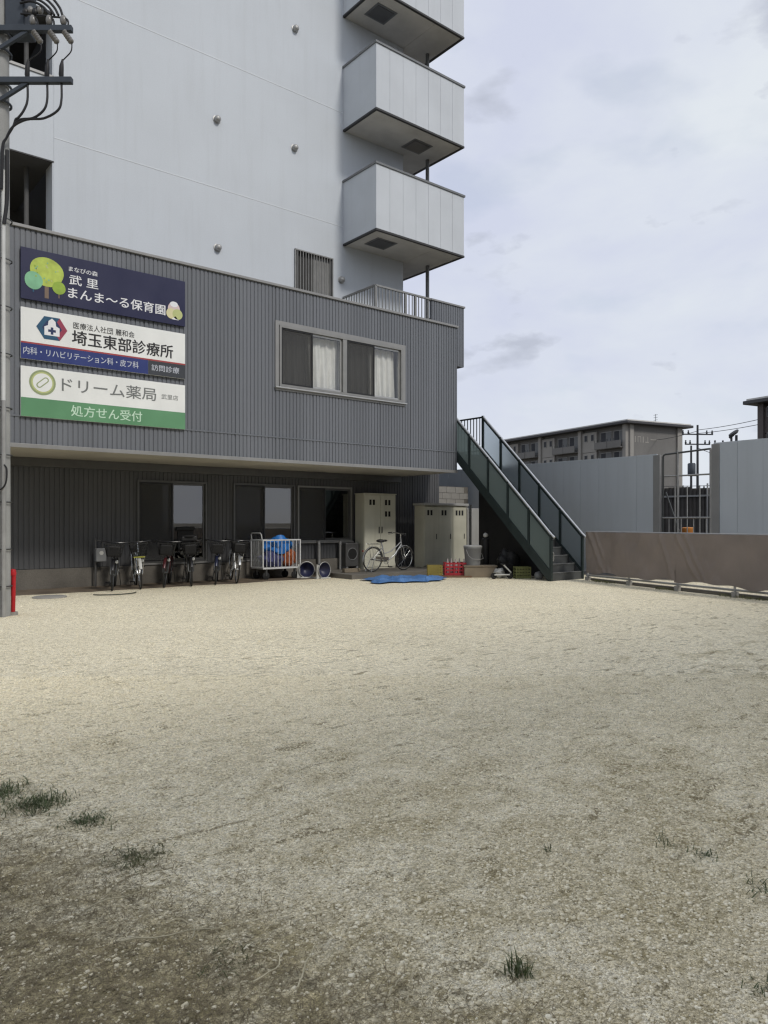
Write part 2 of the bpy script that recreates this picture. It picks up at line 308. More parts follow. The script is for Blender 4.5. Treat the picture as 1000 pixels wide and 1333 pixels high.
# gravel: pale crushed stone over earth, with patches of earth and soft shade painted in towards -y
def gravel_material(name, pebble=False):
    m = bpy.data.materials.new(name); m.use_nodes = True; t = m.node_tree; b = t.nodes['Principled BSDF']; N = t.nodes.new; L = t.links.new
    b.inputs['Roughness'].default_value = 0.9; b.inputs['Specular IOR Level'].default_value = 0.25
    geo = N('ShaderNodeNewGeometry')
    def noise(scale, detail=5, rough=0.55, st=(1, 1, 1), dist=0.0):
        mp_ = N('ShaderNodeMapping'); mp_.inputs['Scale'].default_value = st; L(geo.outputs['Position'], mp_.inputs['Vector'])
        n = N('ShaderNodeTexNoise'); n.inputs['Scale'].default_value = scale; n.inputs['Detail'].default_value = detail; n.inputs['Roughness'].default_value = rough
        n.inputs['Distortion'].default_value = dist
        L(mp_.outputs[0], n.inputs['Vector']); return n.outputs['Fac']
    def rng(v, a, b_, c, d):
        r = N('ShaderNodeMapRange'); r.inputs['From Min'].default_value = a; r.inputs['From Max'].default_value = b_; r.inputs['To Min'].default_value = c; r.inputs['To Max'].default_value = d
        L(v, r.inputs['Value']); return r.outputs[0]
    def op(o, a, b_=None, v=None):
        x = N('ShaderNodeMath'); x.operation = o; L(a, x.inputs[0])
        if b_ is not None: L(b_, x.inputs[1])
        if v is not None: x.inputs[1].default_value = v
        return x.outputs[0]
    def mix(f, a, b_, bt='MIX'):
        x = N('ShaderNodeMix'); x.data_type = 'RGBA'; x.blend_type = bt
        if isinstance(f, float): x.inputs['Factor'].default_value = f
        else: L(f, x.inputs['Factor'])
        for v, k in ((a, 'A'), (b_, 'B')):
            if isinstance(v, tuple): x.inputs[k].default_value = (*v, 1)
            else: L(v, x.inputs[k])
        return x.outputs['Result']
    vor = N('ShaderNodeTexVoronoi'); vor.inputs['Scale'].default_value = 120; L(geo.outputs['Position'], vor.inputs['Vector'])
    sep = N('ShaderNodeSeparateColor'); L(vor.outputs['Color'], sep.inputs[0])
    big = N('ShaderNodeTexVoronoi'); big.inputs['Scale'].default_value = 26; L(geo.outputs['Position'], big.inputs['Vector'])
    sepb = N('ShaderNodeSeparateColor'); L(big.outputs['Color'], sepb.inputs[0])
    stone = N('ShaderNodeValToRGB'); e = stone.color_ramp.elements
    e[0].position = 0.0; e[0].color = (0.27, 0.225, 0.125, 1)
    e[1].position = 1.0; e[1].color = (0.93, 0.87, 0.69, 1)
    q = e.new(0.25); q.color = (0.74, 0.66, 0.465, 1)
    q = e.new(0.7); q.color = (0.93, 0.855, 0.66, 1)
    if pebble:
        at_ = N('ShaderNodeAttribute'); at_.attribute_name = 'tone'; L(at_.outputs['Fac'], stone.inputs['Fac'])
        col = stone.outputs['Color']
        fn = noise(160, 3); col = mix(1.0, col, rng(fn, 0.3, 0.7, 0.82, 1.18), 'MULTIPLY')
        L(col, b.inputs['Base Color'])
        return m
    mixv = op('ADD', op('MULTIPLY', sep.outputs[0], v=0.65), op('MULTIPLY', sepb.outputs[0], v=0.35))
    L(mixv, stone.inputs['Fac'])
    col = stone.outputs['Color']
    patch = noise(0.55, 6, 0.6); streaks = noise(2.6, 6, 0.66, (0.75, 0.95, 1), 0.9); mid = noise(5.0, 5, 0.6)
    # earth showing through: its rise towards -y also paints soft shade into the colour
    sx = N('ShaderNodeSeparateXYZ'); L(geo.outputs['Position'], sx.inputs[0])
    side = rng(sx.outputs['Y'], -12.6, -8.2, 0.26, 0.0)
    bare_shade = op('ADD', op('ADD', op('MULTIPLY', streaks, v=0.95), op('MULTIPLY', mid, v=0.40)), side)
    bare_shade = op('ADD', bare_shade, op('MULTIPLY', patch, v=0.25))
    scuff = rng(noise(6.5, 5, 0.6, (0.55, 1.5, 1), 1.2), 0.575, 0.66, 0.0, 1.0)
    bm_ = rng(bare_shade, 0.93, 1.14, 0.0, 0.85)
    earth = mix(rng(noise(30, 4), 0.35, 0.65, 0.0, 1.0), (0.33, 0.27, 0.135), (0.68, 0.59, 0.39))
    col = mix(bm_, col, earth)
    col = mix(op('MULTIPLY', scuff, rng(sx.outputs['Y'], -8.6, -5.0, 0.75, 0.12)), col, (0.25, 0.205, 0.11))
    # mossy, humus-dark corner at the near left and along the near edge
    dx = op('ADD', op('MULTIPLY', sx.outputs['X'], v=-1.0), op('MULTIPLY', sx.outputs['Y'], v=-0.25))
    moss = rng(op('ADD', dx, op('ADD', op('MULTIPLY', op('ADD', mid, patch), v=0.9), op('MULTIPLY', noise(16, 6, 0.7), v=1.1))), 6.25, 6.80, 0.0, 0.80)
    col = mix(moss, col, mix(rng(noise(14, 5), 0.35, 0.65, 0.0, 1.0), (0.20, 0.165, 0.075), (0.56, 0.47, 0.27)))
    col = mix(1.0, col, rng(noise(0.25, 3), 0.3, 0.7, 0.92, 1.08), 'MULTIPLY')
    col = mix(1.0, col, rng(noise(230, 2, 0.7), 0.3, 0.7, 0.50, 1.46), 'MULTIPLY')
    col = mix(1.0, col, rng(noise(75, 3, 0.7), 0.32, 0.68, 0.66, 1.32), 'MULTIPLY')
    col = mix(1.0, col, rng(noise(24, 4, 0.65), 0.3, 0.7, 0.80, 1.18), 'MULTIPLY')
    L(col, b.inputs['Base Color'])
    h = op('ADD', op('MULTIPLY', vor.outputs['Distance'], v=-0.9), op('MULTIPLY', mid, v=0.9))
    bp = N('ShaderNodeBump'); bp.inputs['Strength'].default_value = 0.8; bp.inputs['Distance'].default_value = 0.012
    L(h, bp.inputs['Height']); L(bp.outputs[0], b.inputs['Normal'])
    return m
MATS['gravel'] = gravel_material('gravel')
MATS['pebble'] = gravel_material('pebble', True)

# ------------------------------------------------------------------ mesh helpers
class MB:
    def __init__(s): s.v = []; s.f = []
    def add(s, vs, fs):
        o = len(s.v); s.v += [tuple(p) for p in vs]; s.f += [tuple(i + o for i in f) for f in fs]; return s
    def box(s, x0, x1, y0, y1, z0, z1, bev=0.0):
        if bev <= 0:
            v = [(x, y, z) for z in (z0, z1) for y in (y0, y1) for x in (x0, x1)]
            return s.add(v, [(0, 2, 3, 1), (4, 5, 7, 6), (0, 1, 5, 4), (2, 6, 7, 3), (0, 4, 6, 2), (1, 3, 7, 5)])
        bm = bmesh.new(); bmesh.ops.create_cube(bm, size=1)
        for v in bm.verts: v.co = ((x0 + x1) / 2 + v.co.x * (x1 - x0), (y0 + y1) / 2 + v.co.y * (y1 - y0), (z0 + z1) / 2 + v.co.z * (z1 - z0))
        bmesh.ops.bevel(bm, geom=bm.edges[:], offset=bev, segments=2, affect='EDGES', profile=0.5)
        bm.verts.index_update(); s.add([v.co[:] for v in bm.verts], [[v.index for v in f.verts] for f in bm.faces]); bm.free(); return s
    def tube(s, pts, r, n=8, closed=False, cap=True):
        P = [Vector(p) for p in pts]; m = len(P); rr = r if isinstance(r, (list, tuple)) else [r] * m
        ref = None; rings = []
        for i, p in enumerate(P):
            if closed: d = P[(i + 1) % m] - P[i - 1]
            else: d = P[min(i + 1, m - 1)] - P[max(i - 1, 0)]
            d.normalize()
            if ref is None: ref = Vector((0, 0, 1)) if abs(d.z) < 0.9 else Vector((1, 0, 0))
            a = ref - d * ref.dot(d)
            if a.length < 1e-5: a = d.orthogonal()
            a.normalize(); ref = a; b = d.cross(a)
            rings.append([p + (a * math.cos(2 * math.pi * k / n) + b * math.sin(2 * math.pi * k / n)) * rr[i] for k in range(n)])
        vs = [q for rg in rings for q in rg]; fs = []
        for i in range(m if closed else m - 1):
            j = (i + 1) % m
            for k in range(n): fs.append((i * n + k, i * n + (k + 1) % n, j * n + (k + 1) % n, j * n + k))
        if cap and not closed: fs += [tuple(range(n - 1, -1, -1)), tuple((m - 1) * n + k for k in range(n))]
        return s.add(vs, fs)
    def cyl(s, a, b, r, n=12, r2=None): return s.tube([a, b], [r, r if r2 is None else r2], n)
    def bar(s, a, b, w, h):                       # rectangular bar between two points
        A = Vector(a); B = Vector(b); d = (B - A).normalized()
        up = Vector((0, 0, 1)) if abs(d.z) < 0.95 else Vector((0, 1, 0))
        x = d.cross(up).normalized(); y = x.cross(d).normalized(); x *= w / 2; y *= h / 2
        v = [p + sx * x + sy * y for p in (A, B) for sx, sy in ((-1, -1), (1, -1), (1, 1), (-1, 1))]
        return s.add(v, [(0, 1, 2, 3), (7, 6, 5, 4), (0, 4, 5, 1), (1, 5, 6, 2), (2, 6, 7, 3), (3, 7, 4, 0)])
    def lathe(s, prof, n=16, c=(0, 0, 0), axis='z'):
        vs = []; fs = []; m = len(prof)
        for r, z in prof:
            for k in range(n):
                a = 2 * math.pi * k / n; p = (r * math.cos(a), r * math.sin(a), z)
                if axis == 'y': p = (p[0], p[2], p[1])
                if axis == 'x': p = (p[2], p[0], p[1])
                vs.append((p[0] + c[0], p[1] + c[1], p[2] + c[2]))
        for i in range(m - 1):
            for k in range(n): fs.append((i * n + k, i * n + (k + 1) % n, (i + 1) * n + (k + 1) % n, (i + 1) * n + k))
        fs += [tuple(range(n - 1, -1, -1)), tuple((m - 1) * n + k for k in range(n))]
        return s.add(vs, fs)
    def torus(s, c, Rr, r, axis='y', n=28, m=8):
        pts = []
        for k in range(n):
            a = 2 * math.pi * k / n; p = (Rr * math.cos(a), Rr * math.sin(a))
            q = {'y': (p[0], 0, p[1]), 'x': (0, p[0], p[1]), 'z': (p[0], p[1], 0)}[axis]
            pts.append((c[0] + q[0], c[1] + q[1], c[2] + q[2]))
        return s.tube(pts, r, m, closed=True)
    def ell(s, c, r, n=14, m=8):
        prof = [(max(1e-4, math.sin(math.pi * i / m)), -math.cos(math.pi * i / m)) for i in range(m + 1)]
        t = MB().lathe(prof, n); return s.add([(c[0] + p[0] * r[0], c[1] + p[1] * r[1], c[2] + p[2] * r[2]) for p in t.v], t.f)
    def prism(s, poly, y0, y1):                   # polygon in xz pushed along y
        n = len(poly); v = [(x, y0, z) for x, z in poly] + [(x, y1, z) for x, z in poly]
        return s.add(v, [tuple(range(n)), tuple(range(2 * n - 1, n - 1, -1))] + [(i, n + i, n + (i + 1) % n, (i + 1) % n) for i in range(n)])
    def grid(s, fn, nu, nv):
        vs = [fn(i / nu, j / nv) for j in range(nv + 1) for i in range(nu + 1)]
        return s.add(vs, [(j * (nu + 1) + i, j * (nu + 1) + i + 1, (j + 1) * (nu + 1) + i + 1, (j + 1) * (nu + 1) + i) for j in range(nv) for i in range(nu)])
    def build(s, name, m, parent=None, smooth=False, loc=None, label=None):
        me = bpy.data.meshes.new(name); me.from_pydata(s.v, [], s.f); me.validate(); me.update()
        bm = bmesh.new(); bm.from_mesh(me); bmesh.ops.recalc_face_normals(bm, faces=bm.faces[:]); bm.to_mesh(me); bm.free()
        me.materials.append(MATS[m] if isinstance(m, str) else m)
        if smooth:
            me.polygons.foreach_set('use_smooth', [True] * len(me.polygons))
            try: me.set_sharp_from_angle(angle=R(40))
            except Exception: pass
        o = bpy.data.objects.new(name, me); COL.objects.link(o)
        if parent is not None: o.parent = parent
        if loc is not None: o.location = loc
        if label: o['label'] = label
        return o
def curve(pts, k=5):
    P = [Vector(p) for p in pts]; P = [P[0] * 2 - P[1]] + P + [P[-1] * 2 - P[-2]]; out = []
    for i in range(1, len(P) - 2):
        a, b, c, d = P[i - 1], P[i], P[i + 1], P[i + 2]
        for j in range(k):
            t = j / k; out.append(0.5 * ((2 * b) + (c - a) * t + (2 * a - 5 * b + 4 * c - d) * t * t + (3 * b - a - 3 * c + d) * t ** 3))
    return out + [P[-2]]
def tag(o, label=None, cat=None, group=None, kind=None):
    if label: o['label'] = label
    if cat: o['category'] = cat
    if group: o['group'] = group
    if kind: o['kind'] = kind
    return o
def thing(name, label, cat, loc=(0, 0, 0), rz=0.0, group=None):
    o = bpy.data.objects.new(name, None); COL.objects.link(o); o.empty_display_size = 0.2
    o.location = loc; o.rotation_euler = (0, 0, rz)
    return tag(o, label, cat, group)
def copy_mesh(o, parent, loc):
    c = o.copy(); COL.objects.link(c); c.parent = parent; c.location = loc; return c
def ribs(mb, x0, x1, z0, z1, y, pitch=0.09, depth=0.014, face=0.064):
    """box-profile sheet facing -y: flat ribs proud by depth, narrow grooves between"""
    k0 = math.floor(x0 / pitch); x = x0; pts = []
    k = k0
    while k * pitch < x1:
        lap = k % 11 == 4; fw_ = face - (0.012 if lap else 0.0); dp = depth + (0.006 if lap else 0.0)
        a = max(x0, k * pitch); b = min(x1, k * pitch + fw_); c = min(x1, (k + 1) * pitch)
        if b > a: pts += [(a, y), (b, y)]
        sl_ = 0.004
        if c > max(b, x0): pts += [(min(c, max(b, a) + sl_), y + dp), (max(max(b, a) + sl_, c - sl_), y + dp)]
        k += 1
    vs = [(px, py, zz) for zz in (z0, z1) for px, py in pts]; n = len(pts)
    mb.add(vs, [(i, i + 1, n + i + 1, n + i) for i in range(n - 1)]); return mb
def around(x0, x1, z0, z1, holes):
    """rectangles that cover x0..x1, z0..z1 but for the holes (sorted, side by side)"""
    out = []; x = x0
    for a, b, c, d in holes:
        if a > x + 1e-4: out.append((x, a, z0, z1))
        if c > z0 + 1e-4: out.append((a, b, z0, c))
        if d < z1 - 1e-4: out.append((a, b, d, z1))
        x = b
    if x1 > x + 1e-4: out.append((x, x1, z0, z1))
    return out
def text_part(body, x0, x1, z0, z1, y, m, parent, bold=0.012, name='lettering', depth=0.003, spacing=1.0):
    """flat lettering fitted to a rectangle of the xz plane"""
    c = bpy.data.curves.new('lettering', 'FONT'); c.body = body; c.size = 1.0; c.offset = 0.0; c.resolution_u = 3; c.space_character = spacing
    o = bpy.data.objects.new('lettering', c); COL.objects.link(o); bpy.context.view_layer.update()
    me = bpy.data.meshes.new_from_object(o.evaluated_get(bpy.context.evaluated_depsgraph_get()))
    COL.objects.unlink(o); bpy.data.objects.remove(o); bpy.data.curves.remove(c)
    co = np.empty(len(me.vertices) * 3); me.vertices.foreach_get('co', co); co = co.reshape(-1, 3)
    mn = co.min(0); mx = co.max(0); u = (co - mn) / np.maximum(mx - mn, 1e-6)
    w = np.empty_like(co); w[:, 0] = x0 + u[:, 0] * (x1 - x0); w[:, 1] = y; w[:, 2] = z0 + u[:, 1] * (z1 - z0)
    if bold > 0.0:
        F = [tuple(q.vertices) for q in me.polygons]; n = len(w); h_ = (z1 - z0); V = []; FF = []
        for j, (ox, oz) in enumerate(((-1, 0), (1, 0), (0, 1), (0, -1))):
            s_ = w.copy(); s_[:, 0] += ox * bold * h_; s_[:, 2] += oz * bold * h_ * 0.6; s_[:, 1] -= 0.0003 * j; V.append(s_); FF += [tuple(i + n * j for i in q) for q in F]
        w = np.concatenate(V); me = bpy.data.meshes.new(name); me.from_pydata(w.tolist(), [], FF)
    me.vertices.foreach_set('co', w.ravel()); me.materials.clear(); me.materials.append(MATS[m]); me.update(); me.name = name
    p = bpy.data.objects.new(name, me); COL.objects.link(p); p.parent = parent
    return p

# ================================================================== THE SETTING
tag(MB().add([(-900, -900, -0.03), (900, -900, -0.03), (900, 900, -0.03), (-900, 900, -0.03)], [(0, 1, 2, 3)]).build('ground', 'earth'), kind='structure')
tag(MB().add([(14.2, -60, -0.022), (21.5, -60, -0.022), (21.5, 60, -0.022), (14.2, 60, -0.022)], [(0, 1, 2, 3)]).build('road', 'asphalt'), kind='structure')
def yard_z(x, y):
    return 0.012 * math.sin(x * 0.9 + 0.4) * math.sin(y * 0.7) * max(0.0, min(1.0, (-1.5 - y) / 2.0))
def yard_fn(u, v):
    x = -16 + 29.5 * u; y = -20 + 23 * v
    return (x, y, yard_z(x, y))
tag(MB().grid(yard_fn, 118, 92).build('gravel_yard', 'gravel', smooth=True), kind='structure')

# ================================================================== CLINIC BUILDING (two storeys, grey ribbed cladding)
SX1 = 11.01; ZS = 2.74; ZR = 6.62; WT = 2.35
clinic = thing('clinic_building', 'two-storey grey ribbed-clad building with overhanging upper floor and three signboards', 'building', (0, 0, 0))
UW = (5.47, 9.06, 4.42, 5.78)               # upper window opening
# ---- upper floor
for (a, b, c, d) in around(0.0, SX1, 3.30, ZR, [UW]):
    ribs(MB(), a, b, c, d, 0.0).build('cladding_panel', 'cladding', clinic)
ribs(MB(), 0.0, SX1, 2.80, 3.275, 0.0).build('cladding_panel', 'cladding', clinic)
fl = MB().box(0.0, SX1, -0.012, 0.01, 3.272, 3.302); fl.build('flashing_strip', 'cladding', clinic)
bk = MB()
for (a, b, c, d) in around(0.03, SX1 - 0.03, 2.90, ZR, [UW]): bk.box(a, b, 0.022, 0.14, c, d)
bk.build('backing_wall', 'cladding', clinic)
sw = MB(); sw.box(0.0, 0.03, 0.016, 12, ZS + 0.03, ZR); sw.box(SX1 - 0.03, SX1, 0.016, 12, ZS + 0.03, ZR); sw.build('side_wall', 'cladding', clinic)
MB().box(0.03, SX1 - 0.03, 12, 12.1, 0, ZR).build('rear_wall', 'cladding', clinic)
MB().box(0.031, SX1 - 0.031, 0.15, 12, 6.35, 6.45).build('roof', 'concrete', clinic)
MB().box(0.004, SX1 - 0.004, 0.030, 12.05, ZS, 2.895).build('soffit', 'soffit', clinic)
MB().box(-0.01, SX1 + 0.01, -0.022, 0.001, ZS - 0.015, 2.80, 0.004).build('drip_trim', 'trim_grey', clinic)
cp = MB().box(-0.03, SX1 + 0.03, -0.04, 0.20, ZR, ZR + 0.055, 0.006); cp.box(-0.03, 0.16, 0.20, 12, ZR, ZR + 0.055); cp.box(SX1 - 0.16, SX1 + 0.03, 0.20, 12, ZR, ZR + 0.055)
cp.build('coping', 'trim_grey', clinic)
# ---- upper window: two pairs of sliding sashes, a fly screen over each left sash
def frame_rect(mb, a, b, c, d, y0, y1, w):
    mb.box(a, b, y0, y1, d - w, d); mb.box(a, b, y0, y1, c, c + w); mb.box(a, a + w, y0, y1, c + w, d - w); mb.box(b - w, b, y0, y1, c + w, d - w); return mb
def curtain(a, b, c, d, y, m, parent, amp=0.03, waves=7, seed=0):
    rd = random.Random(seed); ph = [rd.uniform(0, 6) for _ in range(4)]
    def fn(u, v):
        s = math.sin(u * waves * 6.28 + ph[0] + 0.8 * math.sin(v * 2 + ph[1])) + 0.5 * math.sin(u * waves * 2.3 * 6.28 + ph[2] + v)
        return (a + (b - a) * u, y + amp * s * (0.45 + 0.55 * (1 - v)), c + (d - c) * v)
    return MB().grid(fn, 90, 6).build('curtain', m, parent, smooth=True)
a, b, c, d = UW
win = frame_rect(MB(), a, b, c, d, -0.035, 0.15, 0.05).build('window_frame', 'alu_dull', clinic)
frame_rect(MB(), a - 0.10, b + 0.10, c - 0.09, d + 0.09, -0.022, -0.001, 0.088).build('window_casing', 'trim_grey', win)
MB().box(a - 0.12, b + 0.12, -0.075, -0.024, c - 0.045, c - 0.012, 0.004).build('window_sill', 'alu', win)
mid = (a + b) / 2
MB().box(mid - 0.06, mid + 0.06, -0.03, 0.14, c + 0.051, d - 0.051, 0.004).build('mullion', 'alu_dull', win)
for k, (p, q) in enumerate(((a + 0.052, mid - 0.062), (mid + 0.062, b - 0.052))):
    h = (p + q) / 2
    z0, z1 = c + 0.052, d - 0.052
    sc = frame_rect(MB(), p, h, z0, z1, -0.018, 0.004, 0.035).build('screen_frame', 'black_frame', win)
    MB().box(p + 0.036, h - 0.036, -0.008, -0.005, z0 + 0.036, z1 - 0.036).build('fly_screen', 'screen_mesh', sc)
    s1 = frame_rect(MB(), p, h + 0.02, z0, z1, 0.060, 0.085, 0.045).build('sash', 'alu', win)
    MB().box(p + 0.046, h - 0.026, 0.070, 0.074, z0 + 0.046, z1 - 0.046).build('pane', 'window_glass', s1)
    s2 = frame_rect(MB(), h - 0.02, q, z0, z1, 0.020, 0.045, 0.045).build('sash', 'alu', win)
    MB().box(h + 0.026, q - 0.046, 0.030, 0.034, z0 + 0.046, z1 - 0.046).build('pane', 'window_glass', s2)
    curtain(p + 0.02, h + 0.0, z0 + 0.02, z1 - 0.02, 0.27, 'curtain_dark', win, 0.040, 4, 3 + k)
    curtain(h - 0.05, q + 0.06 - 0.12 * k, z0 + 0.02, z1 - 0.02, 0.20, 'curtain', win, 0.042, 4, 9 + k)
    MB().box(p, q, 0.142, 0.30, z0 - 0.02, z0 + 0.01).build('inner_sill', 'trim_grey', win)
# a room behind the window
rm = MB(); rm.box(5.0, 9.5, 3.2, 3.25, 3.5, 6.2); rm.box(5.0, 9.5, 0.15, 3.2, 3.45, 3.5); rm.box(5.0, 9.5, 0.15, 3.2, 6.2, 6.25); rm.box(4.95, 5.0, 0.15, 3.2, 3.5, 6.2); rm.box(9.5, 9.55, 0.15, 3.2, 3.5, 6.2)
rm.build('room', 'room_dark', clinic)
# ---- ground floor, set back under the upper floor
W1 = (3.16, 4.87, 0.46, 2.37); W2 = (5.57, 7.36, 0.46, 2.38); W3 = (7.44, 9.22, 0.88, 2.37)
for (a, b, c, d) in around(-0.4, 10.9, 0.43, 2.70, [W1, W2, W3]):
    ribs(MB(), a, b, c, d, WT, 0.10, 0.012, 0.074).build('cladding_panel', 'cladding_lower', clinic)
bk = MB()
for (a, b, c, d) in around(-0.38, 10.88, 0.0, 2.735, [W1, W2, W3]): bk.box(a, b, WT + 0.022, WT + 0.14, c, d)
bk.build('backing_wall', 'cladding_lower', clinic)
pl = MB()
for (a, b, c, d) in around(-0.4, 10.9, -0.03, 0.42, []): pl.box(a, b, WT - 0.06, WT + 0.02, c, d, 0.006)
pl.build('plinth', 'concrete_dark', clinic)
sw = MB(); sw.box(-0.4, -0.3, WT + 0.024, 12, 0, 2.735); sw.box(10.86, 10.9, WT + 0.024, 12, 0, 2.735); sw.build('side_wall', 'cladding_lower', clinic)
rm = MB(); rm.box(-0.2, 10.8, 5.2, 5.25, 0, 2.73); rm.box(-0.2, 10.8, WT + 0.15, 5.2, 0.30, 0.34); rm.build('room', 'room_dark', clinic)
MB().box(-0.4, 10.9, WT - 0.16, WT - 0.001, 2.56, 2.738, 0.004).build('beam_trim', 'bronze', clinic)
for i, (a, b, c, d) in enumerate((W1, W2, W3)):
    w = frame_rect(MB(), a, b, c, d, WT - 0.045, WT + 0.14, 0.045).build('window_frame', 'bronze' if i != 2 else 'alu_dull', clinic)
    h = (a + b) / 2; z0, z1 = c + 0.047, d - 0.047; p, q = a + 0.047, b - 0.047
    s1 = frame_rect(MB(), p, h + 0.03, z0, z1, WT + 0.045, WT + 0.075, 0.05).build('sash', 'bronze', w)
    MB().box(p + 0.051, h - 0.021, WT + 0.058, WT + 0.062, z0 + 0.051, z1 - 0.051).build('pane', 'coated_glass', s1)
    s2 = frame_rect(MB(), h - 0.03, q, z0, z1, WT, WT + 0.03, 0.05).build('sash', 'bronze', w)
    MB().box(h + 0.021, q - 0.051, WT + 0.013, WT + 0.017, z0 + 0.051, z1 - 0.051).build('pane', 'coated_glass', s2)
    f = frame_rect(MB(), p, h - 0.01, z0, z1, WT - 0.032, WT - 0.014, 0.03).build('screen_frame', 'black_frame', w)
    MB().box(p + 0.031, h - 0.041, WT - 0.024, WT - 0.022, z0 + 0.031, z1 - 0.031).build('fly_screen', 'screen_mesh', f)
    if i < 2: MB().box(h - 0.02, q + 0.02, WT + 0.16, WT + 0.163, c + 0.35, d + 0.05).build('roller_blind', 'blind_grey', w)
    MB().box(a - 0.03, b + 0.03, WT - 0.085, WT - 0.047, c - 0.035, c + 0.004, 0.004).build('window_sill', 'alu_dull', w)
for (x, z1) in ((8.05, 0.82), (8.75, 0.80)):                     # two grey standpipes below the right-hand window
    p = MB().cyl((x, WT - 0.13, 0), (x, WT - 0.13, z1), 0.045, 10); p.tube([(x, WT - 0.13, z1), (x, WT - 0.13, z1 + 0.05), (x, WT - 0.06, z1 + 0.06)], 0.045, 10)
    p.build('standpipe', 'galvanised', clinic, smooth=True)
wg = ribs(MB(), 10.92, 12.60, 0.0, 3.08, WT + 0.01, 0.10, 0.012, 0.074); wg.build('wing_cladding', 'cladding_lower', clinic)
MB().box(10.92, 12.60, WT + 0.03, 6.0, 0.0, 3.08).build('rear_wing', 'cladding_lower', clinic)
# concrete apron below the lockers
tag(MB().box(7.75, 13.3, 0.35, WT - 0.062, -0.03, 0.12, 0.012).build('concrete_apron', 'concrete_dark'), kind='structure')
def strip_fn(u, v):
    x = -6.0 + 13.7 * u; e = 1.12 + 0.16 * mnoise.noise((x * 0.9, 0, 3)) + 0.07 * mnoise.noise((x * 3.1, 0, 5))
    return (x, e + (WT - 0.062 - e) * v, 0.003 + 0.006 * min(1, v * 6) + 0.010 * max(0, mnoise.noise((x * 4, v * 4, 1))))
tag(MB().grid(strip_fn, 130, 10).build('earth_strip', 'damp_earth', smooth=True), kind='structure')
# ---- roof terrace at the right end
TX0, TX1, TY = 8.83, 12.03, 0.75
MB().box(SX1 + 0.002, TX1, 0.80, 5.0, 5.84, 6.02).build('terrace_slab', 'concrete', clinic)
ribs(MB(), 10.78, TX1, 5.82, 7.50, TY).build('terrace_panel', 'cladding', clinic)
tp = MB().box(10.78, TX1, TY + 0.016, TY + 0.09, 5.82, 7.50); tp.box(TX1 - 0.08, TX1, TY + 0.09, 5.0, 5.82, 7.50); tp.build('terrace_panel', 'cladding', clinic)
MB().box(10.75, TX1 + 0.03, TY - 0.03, TY + 0.12, 7.50, 7.55, 0.006).build('terrace_coping', 'trim_grey', clinic)
rl = MB().bar((TX0, TY + 0.03, 7.53), (10.75, TY + 0.03, 7.53), 0.06, 0.045); rl.bar((TX0, TY + 0.03, 7.53), (TX0, 2.18, 7.53), 0.06, 0.045)
rl.bar((TX0, TY + 0.03, 6.62), (10.75, TY + 0.03, 6.62), 0.04, 0.03); rl.bar((TX0, TY + 0.03, 6.62), (TX0, 2.18, 6.62), 0.04, 0.03)
rail = rl.build('terrace_rail', 'alu_dull', clinic)
x = TX0
while x < 10.74:
    MB().box(x - 0.011, x + 0.011, TY + 0.02, TY + 0.04, 6.60, 7.51).build('baluster', 'alu_dull', rail); x += 0.115
y = TY + 0.145
while y < 2.15:
    MB().box(TX0 - 0.01, TX0 + 0.01, y - 0.011, y + 0.011, 6.60, 7.51).build('baluster', 'alu_dull', rail); y += 0.115
for (px, py) in ((TX0, TY + 0.03), (10.20, TY + 0.03), (9.85, TY + 0.03)):
    MB().box(px - 0.03, px + 0.03, py - 0.03, py + 0.03, 6.45, 7.52).build('rail_post', 'alu_dull', rail)

# ================================================================== APARTMENT TOWER
TT = 2.2
tower = thing('apartment_tower', 'tall pale grey apartment tower with stacked corner balconies rising behind the clinic', 'building', (1.34, TT, 0))
def tb(x0, x1, y0, y1, z0, z1, bev=0.0, mb=None):
    return (mb or MB()).box(x0 - 1.34, x1 - 1.34, y0 - TT, y1 - TT, z0, z1, bev)
GW = (7.28, 8.45, 7.40, 8.53)
wl_ = MB()
zs = [6.46, 9.46, 9.475, 12.57, 12.585, 15.68, 15.695, 24.0]
for (a, b, c, d) in around(1.34, 10.99, 6.46, 9.46, [GW]): tb(a, b, TT, TT + 0.25, c, d, mb=wl_)
tb(1.34, 10.99, TT, TT + 0.25, 9.475, 12.57, mb=wl_); tb(1.34, 10.99, TT, TT + 0.25, 12.585, 15.68, mb=wl_); tb(1.34, 10.99, TT, TT + 0.25, 15.695, 24.0, mb=wl_)
for z in (9.46, 12.57, 15.68): tb(1.345, 10.985, TT - 0.006, TT + 0.24, z + 0.0005, z + 0.0145).build('joint_strip', 'joint_pale', tower)
tb(10.74, 10.985, TT + 0.25, 14, 6.46, 24.0, mb=wl_); tb(-4.0, 10.74, 13.8, 14, 0, 24.0, mb=wl_)
tb(-4.0, 10.99, TT, 14, 24.0, 24.2, mb=wl_)
wl_.build('wall', 'tower_paint', tower)
